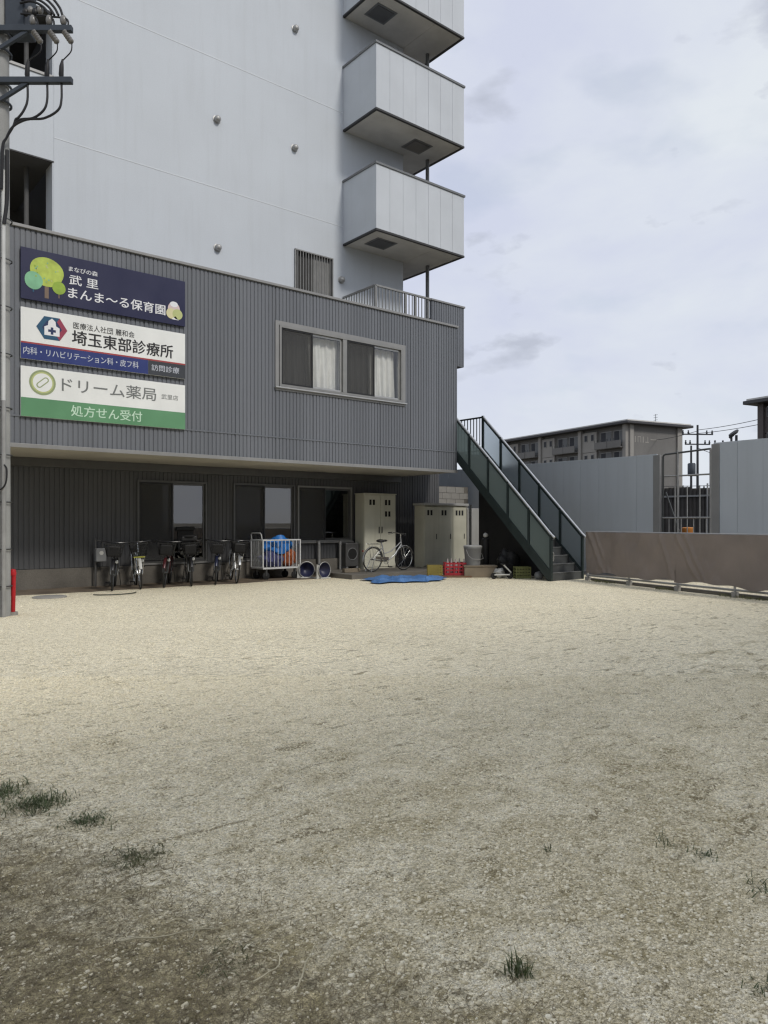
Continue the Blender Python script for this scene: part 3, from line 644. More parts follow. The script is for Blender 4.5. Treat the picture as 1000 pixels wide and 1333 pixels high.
# barred window
a, b, c, d = GW
gw = tb(a, b, TT + 0.10, TT + 0.13, c, d)
w = frame_rect(MB(), a - 1.34, b - 1.34, c, d, -0.01, 0.1, 0.04).build('window_frame', 'bronze', tower)
tb(a + 0.041, (a + b) / 2, TT + 0.06, TT + 0.08, c + 0.041, d - 0.041).build('pane', 'room_dark', w)
tb((a + b) / 2 + 0.002, b - 0.041, TT + 0.05, TT + 0.07, c + 0.041, d - 0.041).build('pane', 'alu_dull', w)
tb(a, b, TT + 0.11, TT + 0.3, c, d).build('reveal', 'room_dark', w)
x = a + 0.06
while x < b - 0.03:
    tb(x - 0.009, x + 0.009, TT - 0.05, TT - 0.032, c + 0.03, d - 0.03).build('window_bar', 'alu_dull', w); x += 0.085
br = MB(); tb(a - 0.02, b + 0.02, TT - 0.056, TT - 0.026, d - 0.05, d - 0.02, mb=br); tb(a - 0.02, b + 0.02, TT - 0.056, TT - 0.026, c + 0.02, c + 0.05, mb=br)
tb(a - 0.02, a + 0.01, TT - 0.052, TT - 0.005, c + 0.02, d - 0.02, mb=br); tb(b - 0.01, b + 0.02, TT - 0.052, TT - 0.005, c + 0.02, d - 0.02, mb=br); br.build('bar_rail', 'alu_dull', w)
# hooded vents
vm = None
for (x, z) in ((7.28, 14.22), (7.26, 11.12), (5.06, 11.11), (5.08, 8.02), (8.76, 8.00), (5.05, 14.22)):
    if vm is None:
        m_ = MB().lathe([(0.075, 0.0), (0.08, -0.05), (0.07, -0.10), (0.04, -0.125), (0.001, -0.13)], 14, axis='y')
        m_.lathe([(0.10, 0.0), (0.10, -0.012), (0.07, -0.02)], 14, axis='y')
        vm = m_.build('vent_hood', 'galvanised', tower, smooth=True); vm.location = (x - 1.34, 0, z)
    else: copy_mesh(vm, tower, (x - 1.34, 0, z))
# open-air corridor at the left end: parapet panels, pier, slabs, doors
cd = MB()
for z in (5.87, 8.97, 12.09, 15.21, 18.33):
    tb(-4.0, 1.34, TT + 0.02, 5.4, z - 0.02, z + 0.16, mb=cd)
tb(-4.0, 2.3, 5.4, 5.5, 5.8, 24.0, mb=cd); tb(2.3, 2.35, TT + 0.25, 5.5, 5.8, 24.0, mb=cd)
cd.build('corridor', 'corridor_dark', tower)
tb(1.31, 1.338, TT + 0.004, TT + 0.48, 6.46, 24.0).build('pier', 'tower_paint', tower)
for z in (8.97, 12.09, 15.21, 18.33):
    p = tb(-4.0, 1.336, TT - 0.004, TT + 0.10, z, z + 1.72).build('corridor_parapet', 'tower_paint', tower)
    tb(-4.0, 1.33, TT - 0.03, TT + 0.13, z + 1.72, z + 1.78, 0.006).build('parapet_cap', 'cap_grey' if z > 9.5 else 'trim_grey', p)
    tb(-4.0, 1.335, TT - 0.008, TT + 0.02, z - 0.03, z - 0.002).build('drip_edge', 'dark_edge', p)
for z in (5.98, 9.13, 12.25):
    dr = tb(-0.2, 0.72, 5.34, 5.40, z, z + 2.05).build('corridor_door', 'bronze', tower)
    tb(-0.26, -0.2, 5.32, 5.40, z, z + 2.1).build('door_jamb', 'trim_grey', dr)
MB().cyl((0.95 - 1.34, 0.6, 6.0), (0.95 - 1.34, 0.6, 24), 0.05, 10).build('drain_pipe', 'corridor_dark', tower, smooth=True)
# corner balconies
BZ = [8.97, 12.09, 15.21, 18.33]
HAT = [(9.55, 1.45), (10.95, 1.55), (9.55, 1.45), (10.95, 1.55)]
for i, z in enumerate(BZ):
    x0, x1, y0, y1 = 8.83, 12.03, 0.75, 5.2
    bal = MB(); tb(x0 + 0.06, 10.985, y0 + 0.06, TT - 0.002, z + 0.0, z + 0.14, mb=bal); tb(10.992, x1 - 0.06, y0 + 0.06, y1, z + 0.0, z + 0.14, mb=bal)
    bal = bal.build('balcony', 'balcony_under', tower)
    n = 7; w = (x1 - x0) / n
    for k in range(n):
        tb(x0 + k * w + (0.003 if k else 0), x0 + (k + 1) * w - (0.003 if k < n - 1 else 0), y0, y0 + 0.05, z + 0.03, z + 1.70).build('front_panel', 'balcony_paint', bal)
    tb(x0, x0 + 0.05, y0 + 0.051, TT - 0.002, z + 0.03, z + 1.70).build('side_panel', 'balcony_paint', bal)
    tb(x1 - 0.05, x1, y0 + 0.051, y1, z + 0.03, z + 1.70).build('side_panel', 'balcony_paint', bal)
    ed = MB(); tb(x0 - 0.012, x1 + 0.012, y0 - 0.012, y0 + 0.06, z - 0.018, z + 0.03, mb=ed); tb(x0 - 0.012, x0 + 0.06, y0 + 0.06, TT - 0.002, z - 0.018, z + 0.03, mb=ed); tb(x1 - 0.06, x1 + 0.012, y0 + 0.06, y1, z - 0.018, z + 0.03, mb=ed)
    ed.build('drip_edge', 'dark_edge', bal)
    cpb = MB(); tb(x0 - 0.03, x1 + 0.03, y0 - 0.03, y0 + 0.09, z + 1.70, z + 1.755, mb=cpb); tb(x0 - 0.03, x0 + 0.09, y0 + 0.09, TT - 0.002, z + 1.70, z + 1.755, mb=cpb); tb(x1 - 0.09, x1 + 0.03, y0 + 0.09, y1, z + 1.70, z + 1.755, mb=cpb)
    cpb.build('parapet_cap', 'cap_grey', bal)
    hx, hy = HAT[i]
    frame_rect(MB(), -0.36, 0.36, -0.30, 0.30, -0.012, 0.004, 0.05)
    hm = MB(); tb(hx - 0.34, hx + 0.34, hy - 0.30, hy + 0.30, z - 0.012, z - 0.001, mb=hm)
    hf = hm.build('hatch_frame', 'cap_grey', bal)
    tb(hx - 0.28, hx + 0.28, hy - 0.24, hy + 0.24, z - 0.024, z - 0.0125, 0.003).build('escape_hatch', 'bronze', hf)
pp = MB().cyl((11.72 - 1.34, 1.95 - TT, 6.0), (11.72 - 1.34, 1.95 - TT, 24), 0.055, 10); pp.build('drain_pipe', 'cap_grey', tower, smooth=True)

# ================================================================== SIGNBOARDS on the clinic
def disc(parent, x, z, r, y, m, name='emblem', sx=1.0, n=28, wob=0.0, seed=1):
    rd = random.Random(seed); ph = rd.uniform(0, 6)
    poly = [(x + r * sx * math.cos(2 * math.pi * k / n) * (1 + wob * math.sin(3 * 2 * math.pi * k / n + ph)), z + r * math.sin(2 * math.pi * k / n) * (1 + wob * math.cos(2 * 2 * math.pi * k / n + ph))) for k in range(n)]
    return MB().prism(poly, y - 0.0012, y).build(name, m, parent)
SY = -0.058
def board(label, z0, z1, m):
    o = thing('signboard', label, 'signboard', (0.17, 0.0, z0), group='signboards on the clinic facade')
    bd = MB().box(0.0, 3.07, SY + 0.002, -0.016, 0.0, z1 - z0, 0.003).build('board', m, o)
    tr = MB()
    for x in (0.4, 1.5, 2.6): tr.box(x, x + 0.05, -0.0155, -0.0005, 0.05, z1 - z0 - 0.05)
    tr.build('bracket', 'alu_dull', o)
    return o
X0 = 0.17
# -- nursery sign
z0 = 5.36; s1 = board('dark navy nursery signboard with tree drawing, topmost of the three signs', z0, 6.27, 'sign_navy')
y = SY
MB().box(0.60 - X0 - 0.035, 0.60 - X0 + 0.035, y - 0.001, y + 0.0005, 5.43 - z0, 5.72 - z0).build('tree_trunk_print', 'print_brown', s1)
disc(s1, 0.60 - X0, 5.90 - z0, 0.265, y - 0.0012, 'leaf_lime', 'tree_crown_print', 1.08, wob=0.03)
MB().box(0.375 - X0 - 0.012, 0.375 - X0 + 0.012, y - 0.0036, y - 0.0026, 5.50 - z0, 5.78 - z0).build('tree_trunk_print', 'print_teal', s1)
disc(s1, 0.38 - X0, 5.71 - z0, 0.16, y - 0.0025, 'leaf_mint', 'tree_crown_print', 0.95, seed=4, wob=0.02)
disc(s1, 0.81 - X0, 5.655 - z0, 0.115, y - 0.0025, 'leaf_green', 'tree_crown_print', 1.0, seed=5, wob=0.02)
MB().box(0.80 - X0, 0.82 - X0, y - 0.001, y + 0.0005, 5.47 - z0, 5.56 - z0).build('tree_trunk_print', 'print_brown', s1)
rd = random.Random(3)
for k in range(16):
    aa = rd.uniform(0, 6.28); rr = 0.22 * math.sqrt(rd.random())
    disc(s1, 0.60 - X0 + rr * math.cos(aa), 5.90 - z0 + rr * math.sin(aa), rd.uniform(0.01, 0.018), y - 0.0040, rd.choice(['leaf_green', 'print_olive', 'leaf_mint']), 'leaf_print', n=8)
text_part('まなびの森', 0.98 - X0, 1.50 - X0, 6.005 - z0, 6.095 - z0, y - 0.001, 'print_white', s1, 0.015)
text_part('武 里', 0.99 - X0, 1.51 - X0, 5.765 - z0, 5.945 - z0, y - 0.001, 'print_white', s1, 0.016)
text_part('まんま～る保育園', 0.97 - X0, 2.82 - X0, 5.515 - z0, 5.715 - z0, y - 0.001, 'print_white', s1, 0.016)
e0 = disc(s1, 3.00 - X0, 5.66 - z0, 0.155, y - 0.001, 'print_pink', 'emblem', 0.82)
disc(s1, 2.945 - X0, 5.575 - z0, 0.105, y - 0.0022, 'print_cream'); disc(s1, 3.075 - X0, 5.575 - z0, 0.105, y - 0.0034, 'print_olive')
disc(s1, 3.00 - X0, 5.765 - z0, 0.055, y - 0.0022, 'print_white', sx=1.5)
MB().prism([(2.95 - X0, 5.46 - z0), (3.10 - X0, 5.46 - z0), (3.03 - X0, 5.53 - z0)], y - 0.0046, y - 0.0036).build('emblem', 'print_white', s1)
# -- clinic sign
z0 = 4.30; s2 = board('white clinic signboard with hexagonal house emblem and blue lower band, the middle sign', z0, 5.21, 'sign_white')
MB().box(0.0, 2.30, y - 0.001, y + 0.0005, 0.0, 0.275).build('colour_band', 'sign_blue', s2)
MB().box(2.302, 3.07, y - 0.001, y + 0.0005, 0.0, 0.275).build('colour_band', 'sign_slate', s2)
MB().box(0.0, 3.07, y - 0.001, y + 0.0005, 0.277, 0.305).build('colour_band', 'sign_red', s2)
hx, hz = 0.69 - X0, 4.90 - z0
def hexa(r, sx=1.13): return [(hx + r * sx * math.cos(math.pi * k / 3), hz + r * math.sin(math.pi * k / 3)) for k in range(6)]
H6 = hexa(0.235); h6 = hexa(0.15)
hq = lambda ks: [H6[k % 6] for k in ks] + [h6[k % 6] for k in reversed(ks)]
MB().prism(hq([1, 2, 3, 4, 5]), y - 0.0015, y).build('emblem', 'print_teal', s2)
MB().prism(hq([5, 6, 7]), y - 0.0015, y).build('emblem', 'print_crimson', s2)
MB().prism([h6[k] for k in range(6)], y - 0.0012, y).build('emblem', 'print_navy', s2)
MB().prism([(hx - 0.13, hz - 0.13), (hx + 0.13, hz - 0.13), (hx + 0.13, hz + 0.02), (hx + 0.07, hz + 0.05), (hx + 0.06, hz + 0.13), (hx, hz + 0.18), (hx - 0.06, hz + 0.13), (hx - 0.07, hz + 0.05), (hx - 0.13, hz + 0.02)], y - 0.0028, y - 0.0016).build('emblem', 'print_white', s2)
cr = MB().box(hx - 0.022, hx + 0.022, y - 0.0042, y - 0.0030, hz - 0.11, hz + 0.02); cr.box(hx - 0.065, hx - 0.0222, y - 0.0042, y - 0.0030, hz - 0.066, hz - 0.022); cr.box(hx + 0.0222, hx + 0.065, y - 0.0042, y - 0.0030, hz - 0.066, hz - 0.022)
cr.build('emblem', 'print_navy', s2)
text_part('医療法人社団 麗和会', 1.06 - X0, 2.20 - X0, 4.965 - z0, 5.085 - z0, y - 0.001, 'print_black', s2, 0.004)
text_part('埼玉東部診療所', 1.04 - X0, 2.98 - X0, 4.675 - z0, 4.935 - z0, y - 0.001, 'print_black', s2, 0.020)
text_part('内科・リハビリテーション科・皮フ科', 0.21 - X0, 2.28 - X0, 4.385 - z0, 4.515 - z0, y - 0.002, 'print_pale', s2, 0.010)
text_part('訪問診療', 2.54 - X0, 3.11 - X0, 4.385 - z0, 4.51 - z0, y - 0.002, 'print_pale', s2, 0.006)
# -- pharmacy sign
z0 = 3.28; s3 = board('white and green pharmacy signboard with capsule emblem, lowest of the three signs', z0, 4.17, 'sign_white')
MB().box(0.0, 3.07, y - 0.001, y + 0.0005, 0.0, 0.335).build('colour_band', 'sign_green', s3)
disc(s3, 0.53 - X0, 3.905 - z0, 0.225, y, 'print_khaki'); disc(s3, 0.53 - X0, 3.905 - z0, 0.19, y - 0.0013, 'print_olive'); disc(s3, 0.53 - X0, 3.905 - z0, 0.165, y - 0.0026, 'sign_white')
def capsule(r, L, ang, cx, cz):
    pts = [(L + r * math.cos(t), r * math.sin(t)) for t in [-math.pi / 2 + math.pi * k / 8 for k in range(9)]] + [(-L + r * math.cos(t), r * math.sin(t)) for t in [math.pi / 2 + math.pi * k / 8 for k in range(9)]]
    return [(cx + p * math.cos(ang) - q * math.sin(ang), cz + p * math.sin(ang) + q * math.cos(ang)) for p, q in pts]
MB().prism(capsule(0.05, 0.075, R(42), 0.53 - X0, 3.905 - z0), y - 0.0052, y - 0.0040).build('emblem', 'print_khaki', s3)
MB().prism(capsule(0.032, 0.072, R(42), 0.53 - X0, 3.905 - z0), y - 0.0066, y - 0.0054).build('emblem', 'sign_white', s3)
text_part('ドリーム薬局', 0.86 - X0, 2.63 - X0, 3.79 - z0, 4.04 - z0, y - 0.001, 'print_grey', s3, 0.010)
text_part('武里店', 2.74 - X0, 3.09 - X0, 3.845 - z0, 3.945 - z0, y - 0.001, 'print_grey', s3, 0.0)
text_part('処方せん受付', 1.02 - X0, 2.35 - X0, 3.355 - z0, 3.555 - z0, y - 0.002, 'print_mint', s3, 0.012)

# ================================================================== OUTSIDE STAIR at the clinic's right-hand end
stair = thing('outside_stair', 'steep outside stair with green-tinted glass side panels and pale handrails', 'staircase', (11.03, -3.12, 0))
SW = 1.22; RUN = 3.34; RISE = 3.30; NS = 17
slope = RISE / RUN
def sz(y): return slope * y
for side, xx in ((0, 0.0), (1, SW)):
    st = MB().prism([(0.0, 0.0), (0.085, 0.0), (RUN + 0.10, RISE + 0.01), (RUN + 0.10, RISE + 0.16), (RUN, RISE + 0.16), (0.0, 0.16)], 0.0, 0.035)
    st.v = [(xx + (q[1] if side == 0 else -q[1] + 0.0), q[0], q[2]) for q in st.v]
    st.build('stringer', 'stair_steel' if side else 'stair_green', stair)
    # base channel below the glass
    ch = MB().bar((xx, 0.0, 0.20), (xx, RUN, RISE + 0.17), 0.05, 0.07); ch.build('panel_channel', 'stair_green', stair)
    hr = MB().tube([(xx, -0.10, 1.04), (xx, 0.0, 1.12), (xx, RUN, RISE + 1.08)], 0.030, 10)
    hr.build('handrail', 'rail_alu', stair, smooth=True)
    MB().bar((xx, 0.02, 1.065), (xx, RUN, RISE + 1.03), 0.035, 0.05).build('top_rail', 'stair_green', stair)
    npan = 5
    for k in range(npan + 1):
        yy = RUN * k / npan
        MB().box(xx - 0.03, xx + 0.03, yy - 0.028, yy + 0.028, max(0.0, sz(yy) + (0.10 if k else 0.0)), sz(yy) + 1.10).build('rail_post', 'stair_green', stair)
    for k in range(npan):
        ya = RUN * k / npan + 0.032; yb = RUN * (k + 1) / npan - 0.032
        g = MB().prism([(ya, sz(ya) + 0.215), (yb, sz(yb) + 0.215), (yb, sz(yb) + 1.035), (ya, sz(ya) + 1.035)], -0.006, 0.006)
        g.v = [(xx + q[1], q[0], q[2]) for q in g.v]
        g.build('glass_panel', 'panel_far' if side else 'panel_near', stair)
tread = None
for k in range(NS - 1):
    yy = RUN * k / NS; zz = RISE * (k + 1) / NS
    if tread is None:
        t = MB().box(0.037, SW - 0.037, 0.0, 0.235, -0.035, 0.0, 0.004); t.box(0.037, SW - 0.037, 0.205, 0.215, -0.0, RISE / NS - 0.037)
        tread = t.build('tread', 'stair_steel', stair); tread.location = (0, yy, zz)
        nos = MB().box(0.04, SW - 0.04, -0.006, 0.03, 0.0005, 0.006).build('nosing', 'galvanised', tread)
    else:
        c_ = copy_mesh(tread, stair, (0, yy, zz)); copy_mesh(nos, c_, (0, 0, 0))
up_ = MB().prism([(0.60, 0.0), (RUN + 0.1, 0.0), (RUN + 0.1, RISE - 0.35), (0.60, 0.40)], 0.0, 0.02); up_.v = [(SW - 0.06 + q[1], q[0], q[2]) for q in up_.v]; up_.build('dark_fill_panel', 'vinyl_black', stair)  # added black panel, standing in for the dark hollow under the stair
MB().box(0.037, SW - 0.037, 0.0, 0.01, 0.0, RISE / NS - 0.036).build('riser', 'stair_steel', stair)
MB().box(0.0, SW, RUN + 0.105, RUN + 3.0, RISE - 0.16, RISE, 0.004).build('landing', 'stair_steel', stair)
lr = MB().bar((SW, RUN, RISE + 1.06), (SW, RUN + 2.6, RISE + 1.06), 0.05, 0.04); lr.bar((SW, RUN, RISE + 0.12), (SW, RUN + 2.6, RISE + 0.12), 0.04, 0.03)
lr.bar((SW, RUN + 2.6, RISE + 1.06), (0, RUN + 2.6, RISE + 1.06), 0.05, 0.04); lr.bar((SW, RUN + 2.6, RISE + 0.12), (0, RUN + 2.6, RISE + 0.12), 0.04, 0.03)
lrail = lr.build('landing_rail', 'stair_green', stair)
for k in range(1, 22):
    MB().box(SW - 0.01, SW + 0.01, RUN + 0.12 * k - 0.01, RUN + 0.12 * k + 0.01, RISE + 0.0, RISE + 1.05).build('baluster', 'stair_green', lrail)
for k in range(1, 10):
    MB().box(0.12 * k - 0.01, 0.12 * k + 0.01, RUN + 2.59, RUN + 2.61, RISE + 0.0, RISE + 1.05).build('baluster', 'stair_green', lrail)
for (xx, yy) in ((0.05, RUN + 2.8), (SW - 0.05, RUN + 2.8)):
    MB().box(xx - 0.05, xx + 0.05, yy - 0.05, yy + 0.05, 0.0, RISE - 0.162).build('landing_leg', 'stair_steel', stair)
cl = MB().tube([(0.06, 0.03, 0.72), (0.10, 0.0, 0.66), (0.10, 0.0, 0.58), (0.07, 0.02, 0.52), (0.10, 0.02, 0.48), (0.13, 0.02, 0.54), (0.09, 0.02, 0.60)], 0.012, 6); cl.build('chain_loop', 'galvanised', stair, smooth=True)

ac = thing('air_conditioner', 'white outdoor air-conditioning unit on the stair landing behind the balusters', 'air conditioner', (11.75, 2.0, RISE))
MB().box(-0.38, 0.38, -0.14, 0.14, 0.08, 0.66, 0.02).build('casing', 'white_plastic', ac)
MB().torus((-0.08, -0.145, 0.38), 0.20, 0.012, 'y', 20, 6).build('fan_grille', 'galvanised', ac)
MB().lathe([(0.19, -0.142), (0.19, -0.1415)], 20, (-0.08, 0, 0.38), 'y').build('fan_opening', 'vent_black', ac)
for x in (-0.3, 0.25): MB().box(x, x + 0.06, -0.13, 0.13, 0.0, 0.08).build('foot', 'tub_grey', ac)

# ================================================================== SHEETED FENCE along the right side of the yard
FA = Vector((11.95, -3.45, 0)); FB = Vector((9.75, -11.2, 0))
fd = (FB - FA); FL = fd.length; frz = math.atan2(fd.y, fd.x)
fence = thing('sheeted_fence', 'low pipe fence hung with a creased brown mesh sheet beside the yard', 'fence', FA, frz)
def sheet(x0, x1, seed, zt=1.165, zb=0.19):
    rd = random.Random(seed); ph = [rd.uniform(0, 6.3) for _ in range(8)]
    def fn(u, v):
        x = x0 + (x1 - x0) * u; z = zb + (zt - zb) * v
        o = 0.012 * math.sin(5 * x + ph[0] + 3 * v) + 0.010 * math.sin(11 * x - 5 * v + ph[1])
        o += 0.05 * math.exp(-((x - x0 - 0.10 - 0.55 * (1 - v)) / 0.07) ** 2) + 0.035 * math.exp(-((x - x0 - 0.32 - 0.5 * (1 - v)) / 0.05) ** 2)
        o += 0.03 * math.exp(-((x - x1 + 0.35 * v + 0.1) / 0.06) ** 2)
        o += 0.02 * math.sin(2.1 * x + ph[2]) * (1 - v)
        o += 0.035 * mnoise.noise((x * 1.7 + 1.2 * v, v * 0.9, seed)) + 0.016 * mnoise.noise((x * 5.5 - 2.5 * v, v * 2.2, seed + 7)) + 0.006 * mnoise.noise((x * 14 + 5 * v, v * 5.0, seed + 3))
        o = max(o, -0.008)
        dz = (0.025 * math.sin(3.0 * x + ph[3]) + 0.02 * math.sin(7.3 * x + ph[4])) * (1 - v)
        return (x, -0.045 - o, z + dz)
    return MB().grid(fn, 140, 26)
for k, (p, q) in enumerate(((0.05, 2.90), (2.84, 5.7), (5.62, FL))):
    s_ = sheet(p, q, 20 + k).build('mesh_sheet', 'mesh_sheet', fence, smooth=True)
x = 0.06
while x < FL:
    MB().cyl((x, 0, -0.1), (x, 0, 1.18), 0.024, 8).build('fence_post', 'galvanised', fence, smooth=True)
    MB().box(x - 0.05, x + 0.05, -0.05, 0.05, -0.03, 0.10, 0.01).build('post_foot', 'concrete', fence); x += 1.42
for z, r in ((1.17, 0.022), (0.26, 0.022), (0.13, 0.022)):
    MB().cyl((0.0, 0.0, z), (FL, 0.0, z), r, 8).build('fence_rail', 'galvanised', fence, smooth=True)
MB().box(-0.06, FL, 0.06, 0.16, -0.05, 0.06, 0.01).build('kerb_beam', 'concrete_dark', fence)

# ================================================================== HOARDINGS across the lane, with a pipe gate between them
HX = 15.0
def hoarding(label, y0, y1, zt, bay=0.61, post_at=None):
    o = thing('site_hoarding', label, 'hoarding', (HX, y0, 0), group='steel hoardings beyond the fence')
    y = 0.0; L_ = y1 - y0; k = 0; pm = None
    while y < L_ - 0.02:
        w = min(bay, L_ - y)
        if abs(w - bay) < 1e-6:
            if pm is None:
                pm = MB().box(0, 0.03, 0.0015, bay - 0.0015, 0.03, zt, 0.003).build('hoarding_panel', 'hoarding', o); pm.location = (0, y, 0)
            else: c_ = copy_mesh(pm, o, (random.uniform(-0.004, 0.004), y, random.uniform(-0.006, 0.006)))
        else: MB().box(0, 0.03, y + 0.004, L_, 0.03, zt, 0.004).build('hoarding_panel', 'hoarding', o)
        y += w
    MB().box(0.034, 0.06, 0, L_, 0.5, 0.56).build('rail', 'galvanised', o); MB().box(0.034, 0.06, 0, L_, zt - 0.5, zt - 0.44).build('rail', 'galvanised', o)
    for yy in np.arange(0.3, L_, 1.83): MB().cyl((0.09, yy, -0.03), (0.09, yy, zt - 0.1), 0.026, 8).build('rear_post', 'galvanised', o)
    for yy in (post_at or []): MB().box(-0.03, 0.08, yy - 0.10, yy + 0.10, -0.03, zt - 0.03, 0.008).build('end_post', 'trim_grey', o)
    return o
hoarding('long pale blue-grey steel hoarding behind the stair, left of the pipe gate', -3.50, 9.3, 3.22, post_at=[0.0])
hoarding('pale blue-grey steel hoarding right of the pipe gate at the photo edge', -9.30, -5.05, 3.39, post_at=[4.20])
gate = thing('pipe_gate', 'open gate frame of bent grey pipes between the two hoardings', 'gate', (HX + 0.1, -3.62, 0))
g = MB().tube([(0, 0, -0.03), (0, 0, 3.14), (0, -0.015, 3.18), (0, -0.06, 3.20), (0, -1.30, 3.26)], 0.025, 10); g.build('frame_pipe', 'stair_steel', gate, smooth=True)
MB().cyl((0, -0.42, -0.03), (0, -0.42, 3.30), 0.028, 10).build('upright_pipe', 'galvanised', gate, smooth=True)
MB().cyl((0, -1.30, -0.03), (0, -1.30, 3.26), 0.03, 10).build('upright_pipe', 'galvanised', gate, smooth=True)
MB().cyl((-0.02, 0.0, 1.52), (-0.02, -1.32, 1.52), 0.022, 10).build('cross_pipe', 'galvanised', gate, smooth=True)
MB().cyl((0.02, 0.0, 2.62), (0.02, -1.32, 2.62), 0.022, 10).build('cross_pipe', 'galvanised', gate, smooth=True)
for k in range(7): MB().cyl((0.03, -0.15 - 0.17 * k, 0.1), (0.03, -0.15 - 0.17 * k, 2.35 if k % 2 else 1.5), 0.013, 6).build('bar', 'galvanised', gate, smooth=True)
MB().bar((0.05, -0.05, 2.2), (0.05, -0.45, 1.1), 0.03, 0.03).build('brace', 'stair_steel', gate)
bucket = thing('orange_drum', 'small orange-brown drum standing inside the pipe gate', 'drum', (HX + 0.45, -4.12, 0))
MB().lathe([(0.14, 0.0), (0.145, 0.6), (0.145, 1.18), (0.15, 1.19), (0.15, 1.22), (0.13, 1.23)], 16).build('drum_body', 'orange_plastic', bucket, smooth=True)
MB().lathe([(0.152, 1.21), (0.155, 1.25), (0.12, 1.27), (0.001, 1.275)], 16).build('drum_lid', 'orange_plastic', bucket, smooth=True)
MB().torus((0, 0, 0.6), 0.147, 0.008, 'z', 18, 6).build('drum_hoop', 'rust_dark', bucket)
lot = thing('corrugated_fence', 'dark rusty corrugated sheet fence seen through the pipe gate', 'fence', (21.8, -8, 0))
k = 0; y = 0.0
while y < 16:
    z1 = 2.62 + 0.04 * math.sin(k * 1.7)
    t = MB(); ribs(t, 0, 0.9, 0.0, z1, 0, 0.15, 0.03, 0.08); t.v = [(q[1], y + q[0], q[2]) for q in t.v]; t.build('corrugated_sheet', 'rust_dark', lot); y += 0.9; k += 1
for k in range(8): MB().cyl((-0.05, 2.0 * k + 0.6, -0.03), (-0.05, 2.0 * k + 0.6, 2.75), 0.03, 8).build('fence_post', 'galvanised', lot)
MB().box(-0.06, -0.02, 0, 16, 2.3, 2.36).build('rail', 'galvanised', lot)
# block wall below the landing and behind the stair
bw = thing('block_wall', 'grey concrete block wall in the shade behind the outside stair', 'wall', (12.66, 3.35, 0))
blk = None
MB().box(0.0, 2.2, 0.012, 0.12, -0.03, 2.58).build('mortar', 'concrete_dark', bw)
for r_ in range(13):
    off = 0.2 if r_ % 2 else 0.0
    for k in range(10):
        x = k * 0.4 + off
        if x + 0.39 > 2.21: continue
        if blk is None: blk = MB().box(0.004, 0.394, 0.0, 0.011, 0.004, 0.193, 0.003).build('block', 'concrete', bw); blk.location = (x, 0, r_ * 0.2 - 0.03)
        else: copy_mesh(blk, bw, (x, random.uniform(-0.002, 0.0), r_ * 0.2 - 0.03))

# ================================================================== UTILITY POLE at the left edge
POLE = (-0.59, -2.02)
pole = thing('utility_pole', 'tall concrete utility pole with steel crossarms and black cables at left edge', 'utility pole', (*POLE, 0), R(-39.2))
MB().cyl((0, 0, -0.3), (0, 0, 12.5), 0.158, 24, 0.125).build('shaft', 'pole_concrete', pole, smooth=True)
for (z, yo) in ((8.62, -0.16), (7.86, -0.16)):
    arm = MB().box(-0.45, 1.16, yo - 0.04, yo + 0.04, z, z + 0.085, 0.006).build('crossarm', 'arm_steel', pole)
    MB().bar((0.10, yo, z - 0.24), (0.50, yo, z + 0.01), 0.05, 0.05).build('brace', 'arm_steel', arm)
    MB().torus((0, 0, z - 0.22), 0.165, 0.018, 'z', 20, 6).build('clamp_band', 'arm_steel', arm)
    MB().torus((0, 0, z + 0.04), 0.165, 0.018, 'z', 20, 6).build('clamp_band', 'arm_steel', arm)
for x in (0.60, 0.84, 1.05):
    a_ = Vector((x, -0.18, 8.61)); b_ = Vector((x + 0.13, -0.22, 8.42)); ins = MB(); n_ = 5
    pts = []; rr = []
    for k in range(n_):
        for (f, r_) in ((0.0, 0.020), (0.25, 0.045), (0.5, 0.040), (0.75, 0.022)):
            pts.append(a_.lerp(b_, (k + f) / n_)); rr.append(r_)
    ins.tube(pts, rr, 10); i_ = ins.build('insulator', 'insulator', pole, smooth=True)
    MB().tube(curve([(x - 0.20, -0.16, 8.95 - 0.1 * x), (x - 0.05, -0.17, 8.93 - 0.1 * x), (x + 0.05, -0.18, 8.78), (x + 0.06, -0.18, 8.64)]), 0.014, 8).build('jumper_lead', 'cable_black', pole, smooth=True)
    MB().ell((x - 0.02, -0.16, 8.79), (0.05, 0.05, 0.08)).build('insulator', 'insulator', pole, smooth=True)
    tx = x - 0.10 if x < 0.7 else x - 0.05
    MB().tube(curve([b_, (b_.x - 0.02, -0.21, 8.30), (tx + 0.03, -0.19, 8.18)]), 0.009, 8).build('lead_wire', 'cable_black', pole, smooth=True)
    MB().tube([(tx + 0.03, -0.19, 8.20), (tx + 0.01, -0.18, 8.10), (tx, -0.17, 7.98), (tx, -0.16, 7.90)], [0.012, 0.032, 0.036, 0.020], 10).build('cable_terminal', 'cable_black', pole, smooth=True)
    gx = 0.06 + 0.03 * (x - 0.6)
    MB().tube(curve([(tx, -0.16, 7.90), (tx, -0.16, 7.62), (tx - 0.05, -0.17, 7.46), (max(tx * 0.75, 0.365), -0.18, 7.36 - 0.02 * x), (max(tx * 0.45 + 0.05, 0.335), -0.18, 7.32), (0.30, -0.18, 7.22), (0.20, -0.18, 7.05), (gx + 0.08, -0.185, 6.9), (gx + 0.06, -0.18, 6.3)]), 0.017, 8).build('drop_cable', 'cable_black', pole, smooth=True)
bx_ = MB().box(0.13, 0.43, -0.10, 0.28, 8.74, 9.42, 0.02).build('switch_box', 'arm_steel', pole)
